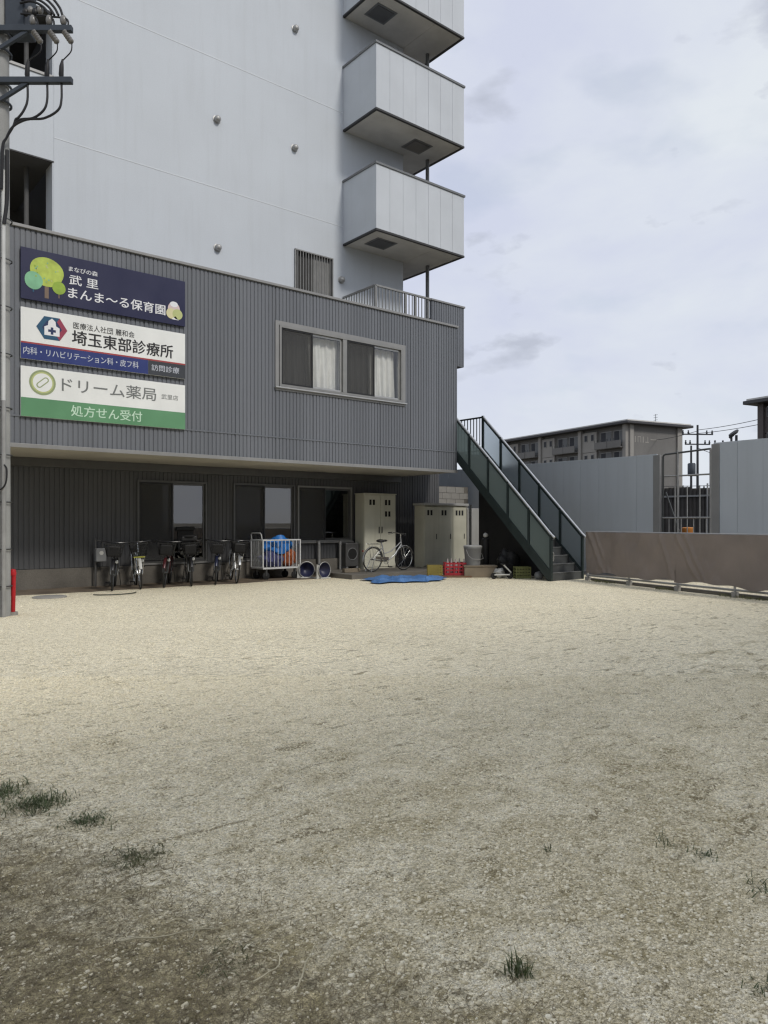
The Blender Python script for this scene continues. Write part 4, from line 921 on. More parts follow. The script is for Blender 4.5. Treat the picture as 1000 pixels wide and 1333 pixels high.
for k in range(4):
    MB().tube(curve([(0.38 + 0.02 * k, -0.14, 9.06 + 0.05 * k), (0.55 + 0.08 * k, -0.15, 9.08 + 0.03 * k), (0.72 + 0.08 * k, -0.16, 9.0), (0.84 + 0.06 * k, -0.17, 8.86)]), 0.018, 8).build('jumper_lead', 'cable_black', pole, smooth=True)
    MB().ell((0.46 + 0.07 * k, -0.13, 8.93 + 0.03 * (k % 2)), (0.045, 0.045, 0.06)).build('insulator', 'insulator' if k % 2 else 'cable_black', pole, smooth=True)
MB().tube([(0.13, -0.13, 6.6), (0.13, -0.13, 3.2)], 0.030, 10).build('conduit', 'conduit_pale', pole, smooth=True)
MB().tube([(0.135, -0.13, 3.2), (0.135, -0.13, -0.1)], 0.034, 10).build('conduit', 'galvanised', pole, smooth=True)
MB().tube(curve([(0.08, -0.175, 6.9), (0.08, -0.175, 5.0), (0.07, -0.18, 2.0), (0.07, -0.18, -0.1)]), 0.014, 8).build('cable', 'cable_black', pole, smooth=True)
MB().tube(curve([(0.18, -0.12, 6.9), (0.185, -0.13, 6.2), (0.15, -0.15, 5.8)]), 0.028, 8).build('cable', 'cable_black', pole, smooth=True)
MB().tube(curve([(0.15, -0.15, 2.25), (0.19, -0.15, 2.18), (0.18, -0.16, 1.98), (0.10, -0.18, 1.88), (-0.1, -0.17, 1.87)]), 0.012, 8).build('cable', 'cable_black', pole, smooth=True)
for z in (0.45, 1.0, 1.7, 2.4, 3.1, 3.9, 4.6, 5.3, 5.9): MB().torus((0.02, -0.02, z), 0.165, 0.010, 'z', 22, 6).build('strap', 'dark_chrome', pole)
post = thing('red_post', 'short red painted post standing against the concrete utility pole', 'post', (-0.40, -2.02, 0))
MB().cyl((0, 0, -0.05), (0.01, 0, 0.68), 0.030, 12, 0.034).build('post_tube', 'red_paint', post, smooth=True)
MB().lathe([(0.046, 0.60), (0.048, 0.64), (0.036, 0.69), (0.001, 0.70)], 12).build('post_cap', 'red_paint', post, smooth=True)
MB().cyl((0, 0, -0.03), (0, 0, 0.05), 0.07, 12).build('post_base', 'concrete', post, smooth=True)
tag(MB().lathe([(0.30, 0.0), (0.30, 0.022), (0.27, 0.03), (0.001, 0.03)], 20).build('drain_cover', 'concrete', loc=(-1.10, -2.50, 0.0)), 'pale round concrete cover at the foot of the utility pole', 'cover')
tag(MB().lathe([(0.30, 0.0), (0.30, 0.018), (0.27, 0.026), (0.001, 0.026)], 24).build('manhole_cover', 'concrete', loc=(0.78, 0.42, 0.0)), 'flat round grey manhole cover between utility pole and parked bicycles', 'manhole cover')
MB_h = MB()
pts = [(1.95 + 0.42 * math.cos(a) * (1 + 0.06 * math.sin(2 * a)), 0.33 + 0.30 * math.sin(a), 0.018) for a in np.linspace(3.35, 6.1, 30)]
tag(MB_h.tube(pts, 0.011, 8).build('garden_hose', 'hose', smooth=True), 'dark hose lying in a shallow arc before the leftmost bicycle', 'hose')

# ================================================================== FAR BUILDINGS
def slab_block(name, label, loc, rz, L_, D_, H_, wall, light, storeys, units, group=None):
    o = thing(name, label, 'building', loc, rz, group)
    MB().box(0, L_, 0, D_, -0.03, H_ - 0.45).build('wall', wall, o)
    rf = MB().box(-0.9, L_ + 0.9, -1.1, D_ + 1.1, H_ - 0.45, H_ - 0.15, 0.05).build('roof', 'danchi_roof', o)
    MB().box(-0.7, L_ + 0.7, -0.9, D_ + 0.9, H_ - 0.15, H_ + 0.0).build('roof_edge', 'parapet_white', rf)
    U = L_ / units; sh = (H_ - 0.9) / 5.0
    for k in range(units + 1):
        x = min(max(k * U, 0.25), L_ - 0.25)
        MB().box(x - 0.25, x + 0.25, -0.5, -0.002, 0, H_ - 0.46).build('pilaster', light, o)
    MB().box(L_ + 0.002, L_ + 0.22, 0.0, 0.55, 0, H_ - 0.46).build('corner_pier', light, o)
    MB().box(L_ + 0.002, L_ + 0.22, D_ - 0.8, D_, 0, H_ - 0.46).build('corner_pier', light, o)
    for st in storeys:
        z = 0.35 + st * sh
        for k in range(units):
            x = k * U
            sbay = MB().box(x + 0.30, x + U * 0.36, -0.28, -0.003, z - 0.2, z + sh - 0.25).build('stair_bay', light, o)
            for xx in (x + 0.7, x + U * 0.24):
                f = MB().box(xx, xx + 0.5, -0.33, -0.285, z + 1.1, z + 1.9).build('window', 'alu_dull', o); MB().box(xx + 0.05, xx + 0.45, -0.345, -0.332, z + 1.15, z + 1.85).build('pane', 'far_dark', f)
            for xx, ww in ((x + U * 0.42, U * 0.23), (x + U * 0.70, U * 0.23)):
                f = MB().box(xx, xx + ww, -0.05, -0.004, z + 0.35, z + 2.0).build('window', 'alu_dull', o)
                MB().box(xx + 0.06, xx + ww / 2 - 0.03, -0.066, -0.052, z + 0.41, z + 1.94).build('pane', 'far_dark', f); MB().box(xx + ww / 2 + 0.03, xx + ww - 0.06, -0.066, -0.052, z + 0.41, z + 1.94).build('pane', 'screen_grey', f)
                bl = MB().box(xx - 0.15, xx + ww + 0.15, -0.95, -0.90, z - 0.05, z + 0.75).build('balcony_front', wall, o)
                MB().box(xx - 0.15, xx + ww + 0.15, -0.898, -0.003, z - 0.10, z + 0.0).build('balcony_floor', wall, bl)
                for t in range(5): MB().box(xx - 0.1 + t * (ww + 0.16) / 4, xx - 0.07 + t * (ww + 0.16) / 4, -0.94, -0.91, z + 0.75, z + 1.05).build('baluster', 'far_dark', bl)
    return o
mat('screen_grey', (0.10, 0.105, 0.11), 0.4, 0, 0.1, 1)
dn = slab_block('apartment_block', 'distant grey five-storey apartment block with dark flat roof above the hoarding', (76.9, 56.3, 0), R(-102), 22.9, 8.4, 13.05, 'danchi_wall', 'danchi_light', (2, 3, 4), 3, 'apartment blocks in the distance')
an = MB().cyl((22.0, 5.2, 13.0), (22.0, 5.2, 14.2), 0.03, 6)
for z in (13.5, 13.8, 14.1): an.cyl((21.7, 5.2, z), (22.3, 5.2, z), 0.02, 6)
an.build('roof_aerial', 'far_dark', dn)
# faded wall lettering on the gable end: a row of small pale strokes, unreadable in the picture
gm = MB()
for k, (a, b, c, d) in enumerate(((0.9, 1.05, 10.6, 11.3), (1.35, 1.9, 11.2, 11.3), (1.35, 1.45, 10.6, 11.2), (1.8, 1.9, 10.6, 11.2), (2.15, 2.3, 10.6, 11.3), (2.55, 3.1, 10.6, 10.72), (2.9, 3.0, 10.72, 11.3), (3.4, 4.6, 10.95, 11.05))):
    gm.box(22.902, 22.915, a, b, c, d)
gm.build('wall_lettering', 'danchi_light', dn)
slab_block('apartment_block', 'dark brown apartment block with overhanging roof at the right photo edge', (58.3, 13.0, 0), R(-102), 26, 8.5, 11.35, 'danchi_brown', 'danchi_brown', (2, 3, 4), 4, 'apartment blocks in the distance')
slab_block('apartment_block', 'grey apartment block across the yard, seen only mirrored in the ground-floor window', (14.6, -24.0, 0), R(180), 34, 9, 13.2, 'danchi_wall', 'danchi_light', (1, 2, 3, 4), 5, 'apartment blocks in the distance')

# ================================================================== FAR POLES AND WIRES
def far_pole(label, loc, h, arms, transformer=False, rz=R(-35)):
    o = thing('utility_pole', label, 'utility pole', loc, rz, 'utility poles in the distance')
    MB().cyl((0, 0, 0), (0, 0, h), 0.15, 10, 0.10).build('shaft', 'far_dark', o, smooth=True)
    for z, L_ in arms:
        a_ = MB().box(-L_, L_, -0.06, 0.06, z, z + 0.12).build('crossarm', 'far_dark', o)
        for k in (-0.95, -0.6, 0.6, 0.95): MB().lathe([(0.08, 0.0), (0.11, 0.12), (0.05, 0.2), (0.09, 0.3), (0.02, 0.36)], 8, (k * L_, 0, z + 0.12)).build('insulator', 'far_dark', a_)
    if transformer: MB().lathe([(0.35, 0), (0.38, 0.1), (0.38, 1.1), (0.3, 1.2)], 12, (-0.62, 0, h * 0.55)).build('transformer', 'arm_steel', o, smooth=True); MB().box(-0.95, 0, -0.05, 0.05, h * 0.55 - 0.12, h * 0.55 - 0.01).build('transformer_bracket', 'far_dark', o)
    return o
far_pole('distant dark utility pole with crossarms and transformer seen above the pipe gate', (68.7, 23.9, 0), 11.2, ((10.2, 1.6), (9.2, 1.3)), True)
far_pole('thinner distant pole standing left of the pole with transformer', (73.0, 26.9, 0), 9.65, ((4.9, 1.5),))
far_pole('distant pole top with crossarm beside the brown apartment block', (57.4, 14.6, 0), 8.5, ((7.6, 1.9),))
lp = thing('street_lamp', 'street lamp with round tilted head above the right hoarding', 'street lamp', (36.6, 4.95, 0), R(-39))
MB().cyl((0, 0, 0), (0, 0, 6.05), 0.06, 8).build('lamp_post', 'far_dark', lp); hd = MB().lathe([(0.27, -0.05), (0.29, 0.02), (0.2, 0.09), (0.02, 0.11)], 16)
hd.v = [(p[0] * 0.8 + p[2] * 0.6 + 0.12, p[1], 6.2 - p[2] * 0.8 + p[0] * 0.6) for p in hd.v]; hd.build('lamp_head', 'far_dark', lp, smooth=True)
MB().cyl((-0.1, 0, 5.95), (0.1, 0, 6.1), 0.07, 8).build('lamp_arm', 'far_dark', lp)
def wire(label, a, b, sag, r=0.028):
    pts = [Vector(a).lerp(Vector(b), t) - Vector((0, 0, sag * 4 * t * (1 - t))) for t in np.linspace(0, 1, 14)]
    return tag(MB().tube(pts, r, 5, cap=False).build('overhead_wire', 'far_dark'), label, 'wire', 'overhead wires in the distance')
PA = (68.7, 23.9)
wire('upper overhead wire from the transformer pole to the brown apartment block', (PA[0], PA[1], 10.7), (52.0, 2.0, 10.6), 0.5)
wire('second overhead wire just below the upper one, right of the transformer pole', (PA[0], PA[1], 10.35), (52.0, 1.6, 10.1), 0.5)
wire('overhead wire leaving the transformer pole leftwards to the apartment block roof', (PA[0], PA[1], 10.6), (84.0, 42.0, 12.2), 0.4)
wire('low overhead wire crossing the sky gap above the corrugated fence', (60.0, 27.5, 5.0), (64.0, 8.0, 5.2), 0.4)
wire('lowest overhead wire crossing the sky gap above the corrugated fence', (60.0, 27.5, 4.3), (64.0, 8.0, 4.2), 0.35)
wire('slanting service wire right of the transformer pole', (PA[0], PA[1], 8.9), (64.0, 14.0, 5.4), 0.1)

# ================================================================== BICYCLES
def bicycle(label, loc, rz, paint, lean=R(-3), basket=True, child_seat=False, tag_plate=False, fender='bike_black', group='bicycles parked in a row under the overhang', steer=0.0, chrome='chrome'):
    """front axle over the origin, nose along +x"""
    o = thing('bicycle', label, 'bicycle', loc, rz, group)
    o.rotation_euler = (lean, 0, rz)
    WB = 1.10; r = 0.325
    for cx, nm in ((0.0, 'front_wheel'), (-WB, 'rear_wheel')):
        w = MB().torus((cx, 0, r), r - 0.030, 0.011, 'y', 30, 6).build(nm, chrome, o, smooth=True)
        MB().torus((cx, 0, r), r - 0.017, 0.017, 'y', 32, 8).build('tyre', 'rubber', w, smooth=True)
        sp = MB()
        for k in range(16):
            a = 2 * math.pi * k / 16; sg = 0.03 if k % 2 else -0.03
            sp.tube([(cx + 0.02 * math.cos(a + 0.9), sg, r + 0.02 * math.sin(a + 0.9)), (cx + (r - 0.04) * math.cos(a), 0, r + (r - 0.04) * math.sin(a))], 0.0016, 4)
        sp.build('spokes', chrome, w); MB().cyl((cx, -0.05, r), (cx, 0.05, r), 0.022, 10).build('hub', chrome, w, smooth=True)
        a0, a1 = ((R(20), R(165)) if cx == 0.0 else (R(5), R(190)))
        def fn(u, v, cx=cx, a0=a0, a1=a1):
            a = a0 + (a1 - a0) * u; q = (v - 0.5) * 2; rr = r + 0.022 - 0.012 * q * q
            return (cx + rr * math.cos(a), 0.029 * q, r + rr * math.sin(a))
        MB().grid(fn, 18, 4).build('fender', fender, o, smooth=True)
    f = MB(); BBp = (-0.67, 0, 0.28)
    f.tube([(-0.165, 0, 0.88), (-0.115, 0, 0.66)], 0.019, 10)
    f.tube([(-0.125, 0, 0.70), (-0.22, 0, 0.58), (-0.36, 0, 0.42), (-0.52, 0, 0.31), BBp], 0.018, 10)
    f.tube([(-0.14, 0, 0.77), (-0.28, 0, 0.66), (-0.48, 0, 0.52), (-0.735, 0, 0.46)], 0.014, 8)
    f.tube([BBp, (-0.80, 0, 0.70)], 0.017, 10)
    for sg in (-1, 1):
        f.tube([BBp, (-0.9, 0.045 * sg, 0.30), (-WB, 0.055 * sg, r)], 0.010, 6); f.tube([(-0.78, 0, 0.62), (-0.86, 0.04 * sg, 0.58), (-WB, 0.055 * sg, r)], 0.008, 6)
    f.build('frame', paint, o, smooth=True)
    fk = MB(); fk.tube([(-0.17, 0, 0.97), (-0.115, 0, 0.67)], 0.013, 8)
    for sg in (-1, 1): fk.tube([(-0.115, 0.0, 0.68), (-0.10, 0.045 * sg, 0.63), (-0.06, 0.05 * sg, 0.50), (0.0, 0.05 * sg, r)], 0.011, 8)
    fk.build('fork', chrome, o, smooth=True)
    hb = MB().tube([(-0.36, -0.28, 0.985), (-0.22, -0.26, 1.00), (-0.14, -0.10, 0.985), (-0.14, 0.10, 0.985), (-0.22, 0.26, 1.00), (-0.36, 0.28, 0.985)], 0.011, 8)
    h = hb.build('handlebar', 'bike_black' if basket else chrome, o, smooth=True)
    for sg in (-1, 1):
        MB().cyl((-0.36, 0.28 * sg, 0.985), (-0.24, 0.264 * sg, 1.0), 0.016, 8).build('grip', 'rubber', h, smooth=True)
        MB().tube([(-0.20, 0.24 * sg, 0.985), (-0.24, 0.275 * sg, 0.96), (-0.33, 0.30 * sg, 0.945)], 0.006, 6).build('brake_lever', 'dark_chrome', h, smooth=True)
    MB().tube([(-0.22, 0.20, 0.98), (-0.12, 0.22, 1.0), (-0.02, 0.08, 0.82), (-0.05, 0.04, 0.62)], 0.004, 5).build('brake_cable', 'cable_black', h)
    sd_ = MB().ell((-0.86, 0, 0.80), (0.13, 0.095, 0.045), 14, 8); sd_.ell((-0.72, 0, 0.805), (0.10, 0.035, 0.03), 10, 6)
    sd_.build('saddle', 'vinyl_black', o, smooth=True)
    MB().cyl((-0.80, 0, 0.66), (-0.845, 0, 0.79), 0.013, 8).build('seat_post', chrome, o, smooth=True)
    gd = MB().bar((-0.60, -0.055, 0.335), (-1.05, -0.062, 0.375), 0.014, 0.075); gd.bar((-0.60, -0.055, 0.245), (-1.05, -0.062, 0.30), 0.014, 0.022)
    gd.build('chain_guard', 'chrome' if paint == 'bike_silver' else paint, o)
    ck = MB().torus((-0.67, -0.048, 0.28), 0.085, 0.006, 'y', 20, 6); ck.tube([(-0.67, -0.07, 0.28), (-0.60, -0.075, 0.13)], 0.009, 6); ck.tube([(-0.67, 0.05, 0.28), (-0.74, 0.075, 0.43)], 0.009, 6)
    c_ = ck.build('crankset', chrome, o, smooth=True)
    for px, py, pz in ((-0.60, -0.125, 0.13), (-0.74, 0.125, 0.43)): MB().box(px - 0.045, px + 0.045, py - 0.045, py + 0.045, pz - 0.011, pz + 0.011, 0.004).build('pedal', 'rubber', c_)
    rk = MB()
    for sg in (-1, 1): rk.tube([(-0.90, 0.05 * sg, 0.72), (-1.30, 0.06 * sg, 0.73)], 0.006, 6); rk.tube([(-1.20, 0.06 * sg, 0.725), (-WB - 0.01, 0.065 * sg, r + 0.02)], 0.006, 6)
    for t in range(4): rk.tube([(-0.95 - 0.11 * t, -0.055, 0.726), (-0.95 - 0.11 * t, 0.055, 0.726)], 0.005, 5)
    rk.tube([(-0.90, -0.05, 0.72), (-0.90, 0.05, 0.72)], 0.006, 5); rk.build('rear_rack', chrome, o, smooth=True)
    ks = MB()
    for sg in (-1, 1): ks.tube([(-WB - 0.01, 0.075 * sg, r), (-WB - 0.13, 0.115 * sg, 0.012)], 0.009, 6)
    ks.tube([(-WB - 0.13, -0.115, 0.012), (-WB - 0.13, 0.115, 0.012)], 0.009, 6); ks.build('kickstand', chrome, o, smooth=True)
    lm = MB().lathe([(0.02, -0.05), (0.032, -0.02), (0.036, 0.02)], 12, (0.0, 0.06, 0.60), 'x').build('headlamp', 'dark_chrome', o, smooth=True)
    MB().lathe([(0.034, 0.021), (0.02, 0.03), (0.001, 0.032)], 12, (0.0, 0.06, 0.60), 'x').build('lens', 'lamp_lens', lm, smooth=True)
    MB().lathe([(0.025, -0.008), (0.025, 0.0), (0.001, 0.004)], 10, (-1.435, 0, 0.55), 'x').build('rear_reflector', 'reflector_red', o)
    MB().bar((0.075, 0, 0.665), (0.13, 0, 0.60), 0.035, 0.006).build('fender_plate', 'white_plastic', o)
    if basket:
        x0, x1, w0, w1, z0, z1 = -0.10, 0.22, 0.13, 0.185, 0.70, 0.95
        b_ = MB()
        def ring(t, rr):
            ax = x0 - 0.01 * t; bx = x1 - 0.05 * (1 - t); w = w0 + (w1 - w0) * t; z = z0 + (z1 - z0) * t
            b_.tube([(ax, -w, z), (bx, -w, z), (bx, w, z), (ax, w, z)], rr, 5, closed=True)
        for t in (0, 0.25, 0.5, 0.75): ring(t, 0.0035)
        ring(1.0, 0.007)
        for k in range(9):
            u = k / 8
            for sg in (-1, 1): b_.cyl((x0 + u * (x1 - 0.05 - x0), sg * w0, z0), (x0 + u * (x1 - x0), sg * w1, z1), 0.003, 4)
            b_.cyl((x1 - 0.05, -w0 + 2 * w0 * u, z0), (x1, -w1 + 2 * w1 * u, z1), 0.003, 4); b_.cyl((x0, -w0 + 2 * w0 * u, z0), (x0, -w1 + 2 * w1 * u, z1), 0.003, 4)
            b_.cyl((x0, -w0 + 2 * w0 * u, z0), (x1 - 0.05, -w0 + 2 * w0 * u, z0), 0.003, 4)
        bo = b_.build('basket', 'basket_black', o)
        st = MB()
        for sg in (-1, 1): st.tube([(0.10, 0.10 * sg, 0.70), (0.05, 0.08 * sg, 0.52), (0.0, 0.062 * sg, r)], 0.005, 6)
        st.build('basket_stay', chrome, bo)
        if paint != 'bike_green':
            MB().box(x0 + 0.02, x1 - 0.06, -w0 + 0.01, w0 - 0.01, z0 + 0.01, z1 - 0.03, 0.02).build('basket_liner', 'vinyl_black', bo)
    if tag_plate:
        MB().box(0.04, 0.10, -0.115, 0.115, 0.665, 0.695, 0.006).build('front_carrier', 'yellow_plastic', o)
        MB().box(0.105, 0.115, -0.045, 0.035, 0.50, 0.64, 0.004).build('number_plate', 'white_plastic', o)
    if child_seat:
        cs = MB().box(-1.32, -0.96, -0.17, 0.17, 0.76, 0.82, 0.02)
        cs.box(-1.38, -1.31, -0.18, 0.18, 0.78, 1.22, 0.025)
        for sg in (-1, 1): cs.box(-1.34, -1.0, sg * 0.175 - 0.02, sg * 0.175 + 0.02, 0.78, 1.0, 0.015)
        so_ = cs.build('child_seat', 'vinyl_black', o)
        MB().box(-1.36, -1.28, -0.21, 0.21, 1.20, 1.30, 0.03).build('head_guard', 'vinyl_black', so_)
        fs = MB().box(-0.36, -0.10, -0.17, 0.17, 0.98, 1.10, 0.03).build('front_child_seat', 'vinyl_black', o)
        MB().torus((-0.22, 0, 1.10), 0.15, 0.022, 'z', 18, 6).build('seat_rim', 'vinyl_black', fs)
    return o
def toward(x, y): return math.atan2(-14.28 - y, -3.17 - x)
row = [((2.13, 0.98), 'black bicycle with front basket, leftmost in the row by the meter', 'bike_black', {}),
       ((2.74, 1.02), 'dark bicycle with a yellow bar and white plate above its front wheel', 'bike_green', dict(tag_plate=True, fender='white_plastic')),
       ((3.26, 1.05), 'dark red-black bicycle between the yellow-barred one and the child-seat one', 'bike_red', {}),
       ((3.87, 1.02), 'black bicycle with tall child seats in the middle of the row', 'bike_black', dict(child_seat=True)),
       ((4.46, 1.05), 'dark navy bicycle just right of the child-seat bicycle', 'bike_navy', {}),
       ((5.00, 1.08), 'bicycle with silver fork and frame, nearest to the white cage cart', 'bike_silver', dict(fender='bike_silver'))]
for k, ((x, y), lab, pt, kw) in enumerate(row):
    bicycle(lab, (x, y, 0), toward(x, y) + R((-3, 5, -6, 4, -2, 7)[k]), pt, R((-3, 3, -4, 2, -3, -4)[k]), **{**dict(fender=pt, chrome='chrome' if k in (1, 5) else 'dark_chrome'), **kw})
bicycle('silver city bicycle parked side-on before the cream locker', (9.85, 0.86, 0.12), R(2), 'bike_silver', R(4), basket=False, fender='bike_silver', group='bicycles')

# ================================================================== CAGE CART with bags
cart = thing('cage_cart', 'white barred cage cart on castors parked below the ground-floor window', 'cart', (5.93, 1.50, 0))
CL, CD = 1.06, 0.58
MB().box(0, CL, 0, CD, 0.26, 0.30, 0.006).build('deck', 'white_steel', cart)
for (ax, ay) in ((0, 0), (CL, 0), (0, CD), (CL, CD)):
    MB().box(ax - 0.016, ax + 0.016, ay - 0.016, ay + 0.016, 0.301, 0.98, 0.004).build('corner_post', 'white_steel', cart)
tr = MB()
for z in (0.965,): tr.tube([(0, 0, z), (CL, 0, z), (CL, CD, z), (0, CD, z)], 0.017, 8, closed=True)
tr.build('top_rail', 'white_steel', cart, smooth=True)
nb = 0
for k in range(1, 10):
    for yy in (0.0, CD): MB().cyl((CL * k / 10, yy, 0.30), (CL * k / 10, yy, 0.955), 0.009, 6).build('bar', 'white_steel', cart, smooth=True)
for k in range(1, 6):
    for xx in (0.0, CL): MB().cyl((xx, CD * k / 6, 0.30), (xx, CD * k / 6, 0.955), 0.009, 6).build('bar', 'white_steel', cart, smooth=True)
MB().tube([(0, 0.04, 0.97), (-0.02, 0.04, 1.10), (-0.02, 0.10, 1.14), (-0.02, CD - 0.10, 1.14), (-0.02, CD - 0.04, 1.10), (0, CD - 0.04, 0.97)], 0.014, 8).build('push_handle', 'white_steel', cart, smooth=True)
for (ax, ay) in ((0.12, 0.06), (CL - 0.12, 0.06), (0.12, CD - 0.06), (CL - 0.12, CD - 0.06)):
    fk = MB().box(ax - 0.02, ax + 0.02, ay - 0.03, ay + 0.03, 0.10, 0.259).build('castor', 'dark_chrome', cart)
    MB().lathe([(0.085, -0.02), (0.095, -0.012), (0.095, 0.012), (0.085, 0.02)], 16, (ax, ay, 0.095), 'y').build('wheel', 'rubber', fk, smooth=True)
def bag(name, label, cat, loc, r_, m, seed, n=22, rough=0.16):
    rd = random.Random(seed); ph = [rd.uniform(0, 6.28) for _ in range(6)]
    t = MB().ell((0, 0, 0), (1, 1, 1), n, 14)
    out = []
    for x, y, z in t.v:
        k = 1 + rough * (math.sin(3 * x + ph[0]) * math.sin(4 * y + ph[1]) + 0.6 * math.sin(7 * z + 5 * x + ph[2]) + 0.35 * math.sin(11 * y + 9 * z + ph[3]))
        out.append((x * r_[0] * k, y * r_[1] * k, max(-r_[2] * 0.9, z * r_[2] * k) + r_[2] * 0.9))
    t.v = out
    return tag(t.build(name, m, smooth=True, loc=loc), label, cat)
bag('blue_bag', 'crumpled bright blue plastic sheet piled on top of the cage cart', 'bag', (6.54, 1.76, 0.62), (0.36, 0.22, 0.22), 'blue_sheet', 3, 26, 0.22)
bag('cloth_bundle', 'indigo cloth bundle inside the cage cart below the blue sheet', 'bundle', (6.34, 1.78, 0.302), (0.32, 0.25, 0.22), 'indigo_cloth', 5)
bag('orange_bundle', 'orange-brown cloth bundle in the right end of the cage cart', 'bundle', (6.78, 1.76, 0.302), (0.19, 0.20, 0.24), 'orange_cloth', 8)
def tub(label, loc, rz):
    o = thing('navy_tub', label, 'tub', loc, rz, 'navy tubs by the cart')
    t = MB().lathe([(0.10, 0.20), (0.17, 0.10), (0.205, 0.0), (0.185, 0.0), (0.15, 0.09), (0.02, 0.17)], 22, (0, 0, 0.215), 'y').build('tub_shell', 'navy_shell', o, smooth=True)
    MB().torus((0, 0.0, 0.215), 0.20, 0.012, 'y', 24, 8).build('rim', 'galvanised', t, smooth=True)
    MB().box(-0.17, 0.17, -0.05, 0.22, -0.0, 0.035, 0.01).build('base', 'white_plastic', o)
    MB().prism([(-0.24, 0.0), (-0.15, 0.0), (-0.17, 0.34), (-0.22, 0.36)], 0.02, 0.06).build('side_flap', 'white_plastic', o)
    return o
tub('round navy tub with pale rim on its side, next to the cart', (7.12, 1.40, 0), R(-20)); tub('round navy tub with pale rim on its side, farther from the cart', (7.40, 1.02, 0), R(8))

# ================================================================== LOCKERS AND CABINETS
def slots(mb, x, z, y, w=0.075, h=0.15, gap=0.045, n=2):
    for k in range(n):
        mb.box(x + k * (w + gap), x + k * (w + gap) + w, y - 0.002, y + 0.004, z, z + h); mb.box(x + k * (w + gap) + 0.012, x + k * (w + gap) + w - 0.012, y - 0.006, y - 0.0025, z + h * 0.42, z + h * 0.58)
    return mb
lk = thing('steel_locker', 'cream two-door steel locker with black vent slots behind the silver bicycle', 'locker', (9.30, 1.86, 0.12))
MB().box(0, 1.13, 0.02, 0.42, 0, 2.06, 0.008).build('cabinet_body', 'locker_cream', lk)
for k, (p, q) in enumerate(((0.015, 0.560), (0.570, 1.115))):
    d_ = MB().box(p, q, 0.0, 0.019, 0.05, 2.03, 0.005).build('locker_door', 'locker_cream', lk)
    slots(MB(), p + 0.16, 1.76, 0.0).build('vent_slots', 'vent_black', d_)
    if k: slots(MB(), p + 0.16, 1.44, 0.0).build('vent_slots', 'vent_black', d_)
    hx = 0.50 if k == 0 else 0.60
    MB().box(hx, hx + 0.025, -0.025, -0.002, 0.98, 1.16, 0.004).build('handle', 'dark_chrome', d_)
MB().box(-0.015, 1.145, -0.01, 0.43, 2.061, 2.085, 0.004).build('cabinet_top', 'locker_cream', lk)
sh = thing('storage_shed', 'wide greenish-cream shade-darkened steel storage shed with vent slots below the stair landing', 'shed', (10.96, 1.25, 0.12))
MB().box(0, 1.70, 0.03, 0.42, 0, 1.76, 0.008).build('shed_body', 'shed_cream_shaded', sh)
for k in range(3):
    p = 0.015 + k * 0.56
    d_ = MB().box(p, p + 0.55, 0.0 + 0.008 * (k % 2), 0.028, 0.06, 1.72, 0.005).build('shed_door', 'shed_cream_shaded', sh)
    slots(MB(), p + 0.10, 1.48, 0.008 * (k % 2), n=3 if k == 2 else 2).build('vent_slots', 'vent_black', d_)
    MB().box(p + 0.44, p + 0.46, -0.016, -0.002, 0.8, 0.95, 0.003).build('handle', 'dark_chrome', d_)
MB().box(-0.04, 1.74, -0.05, 0.45, 1.762, 1.83, 0.01).build('shed_roof', 'locker_grey', sh)
cb = thing('meter_cabinet', 'narrow pale grey cabinet with a pipe, right of the storage shed', 'cabinet', (12.72, 1.30, 0.12))
MB().box(0, 0.52, 0, 0.45, 0, 1.70, 0.01).build('cabinet_body', 'locker_grey', cb)
MB().box(0.03, 0.49, -0.015, -0.001, 0.05, 1.65, 0.004).build('cabinet_door', 'locker_grey', cb)
MB().cyl((0.10, -0.05, 0.0), (0.10, -0.05, 1.80), 0.028, 10).build('pipe', 'dark_chrome', cb, smooth=True)
ac2 = thing('air_conditioner', 'grey outdoor unit against the wall left of the cream locker', 'air conditioner', (8.98, 1.98, 0.12))
MB().box(-0.22, 0.22, 0.0, 0.24, 0.08, 0.72, 0.02).build('casing', 'bronze', ac2)
MB().torus((0, -0.002, 0.42), 0.16, 0.010, 'y', 20, 6).build('fan_grille', 'tub_grey', ac2); MB().lathe([(0.15, -0.004), (0.15, 0.001)], 20, (0, 0, 0.42), 'y').build('fan_opening', 'vent_black', ac2)
for x in (-0.2, 0.14): MB().box(x, x + 0.06, 0.0, 0.24, 0, 0.08).build('foot', 'tub_grey', ac2)
me_ = thing('gas_meter', 'grey meter box on a dark pipe by the wall, left of the bicycles', 'meter', (2.18, 2.10, 0))
MB().cyl((0, 0.05, -0.03), (0, 0.05, 1.05), 0.025, 8).build('riser_pipe', 'bronze', me_, smooth=True); MB().box(-0.02, 0.20, -0.06, 0.10, 0.55, 0.84, 0.015).build('meter_body', 'tub_grey', me_)
MB().tube([(0.15, 0.05, 0.84), (0.15, 0.05, 0.98), (0.0, 0.05, 1.02)], 0.018, 8).build('elbow', 'bronze', me_, smooth=True)
MB().lathe([(0.045, -0.004), (0.045, 0.0)], 14, (0.09, -0.062, 0.74), 'y').build('dial', 'white_plastic', me_)

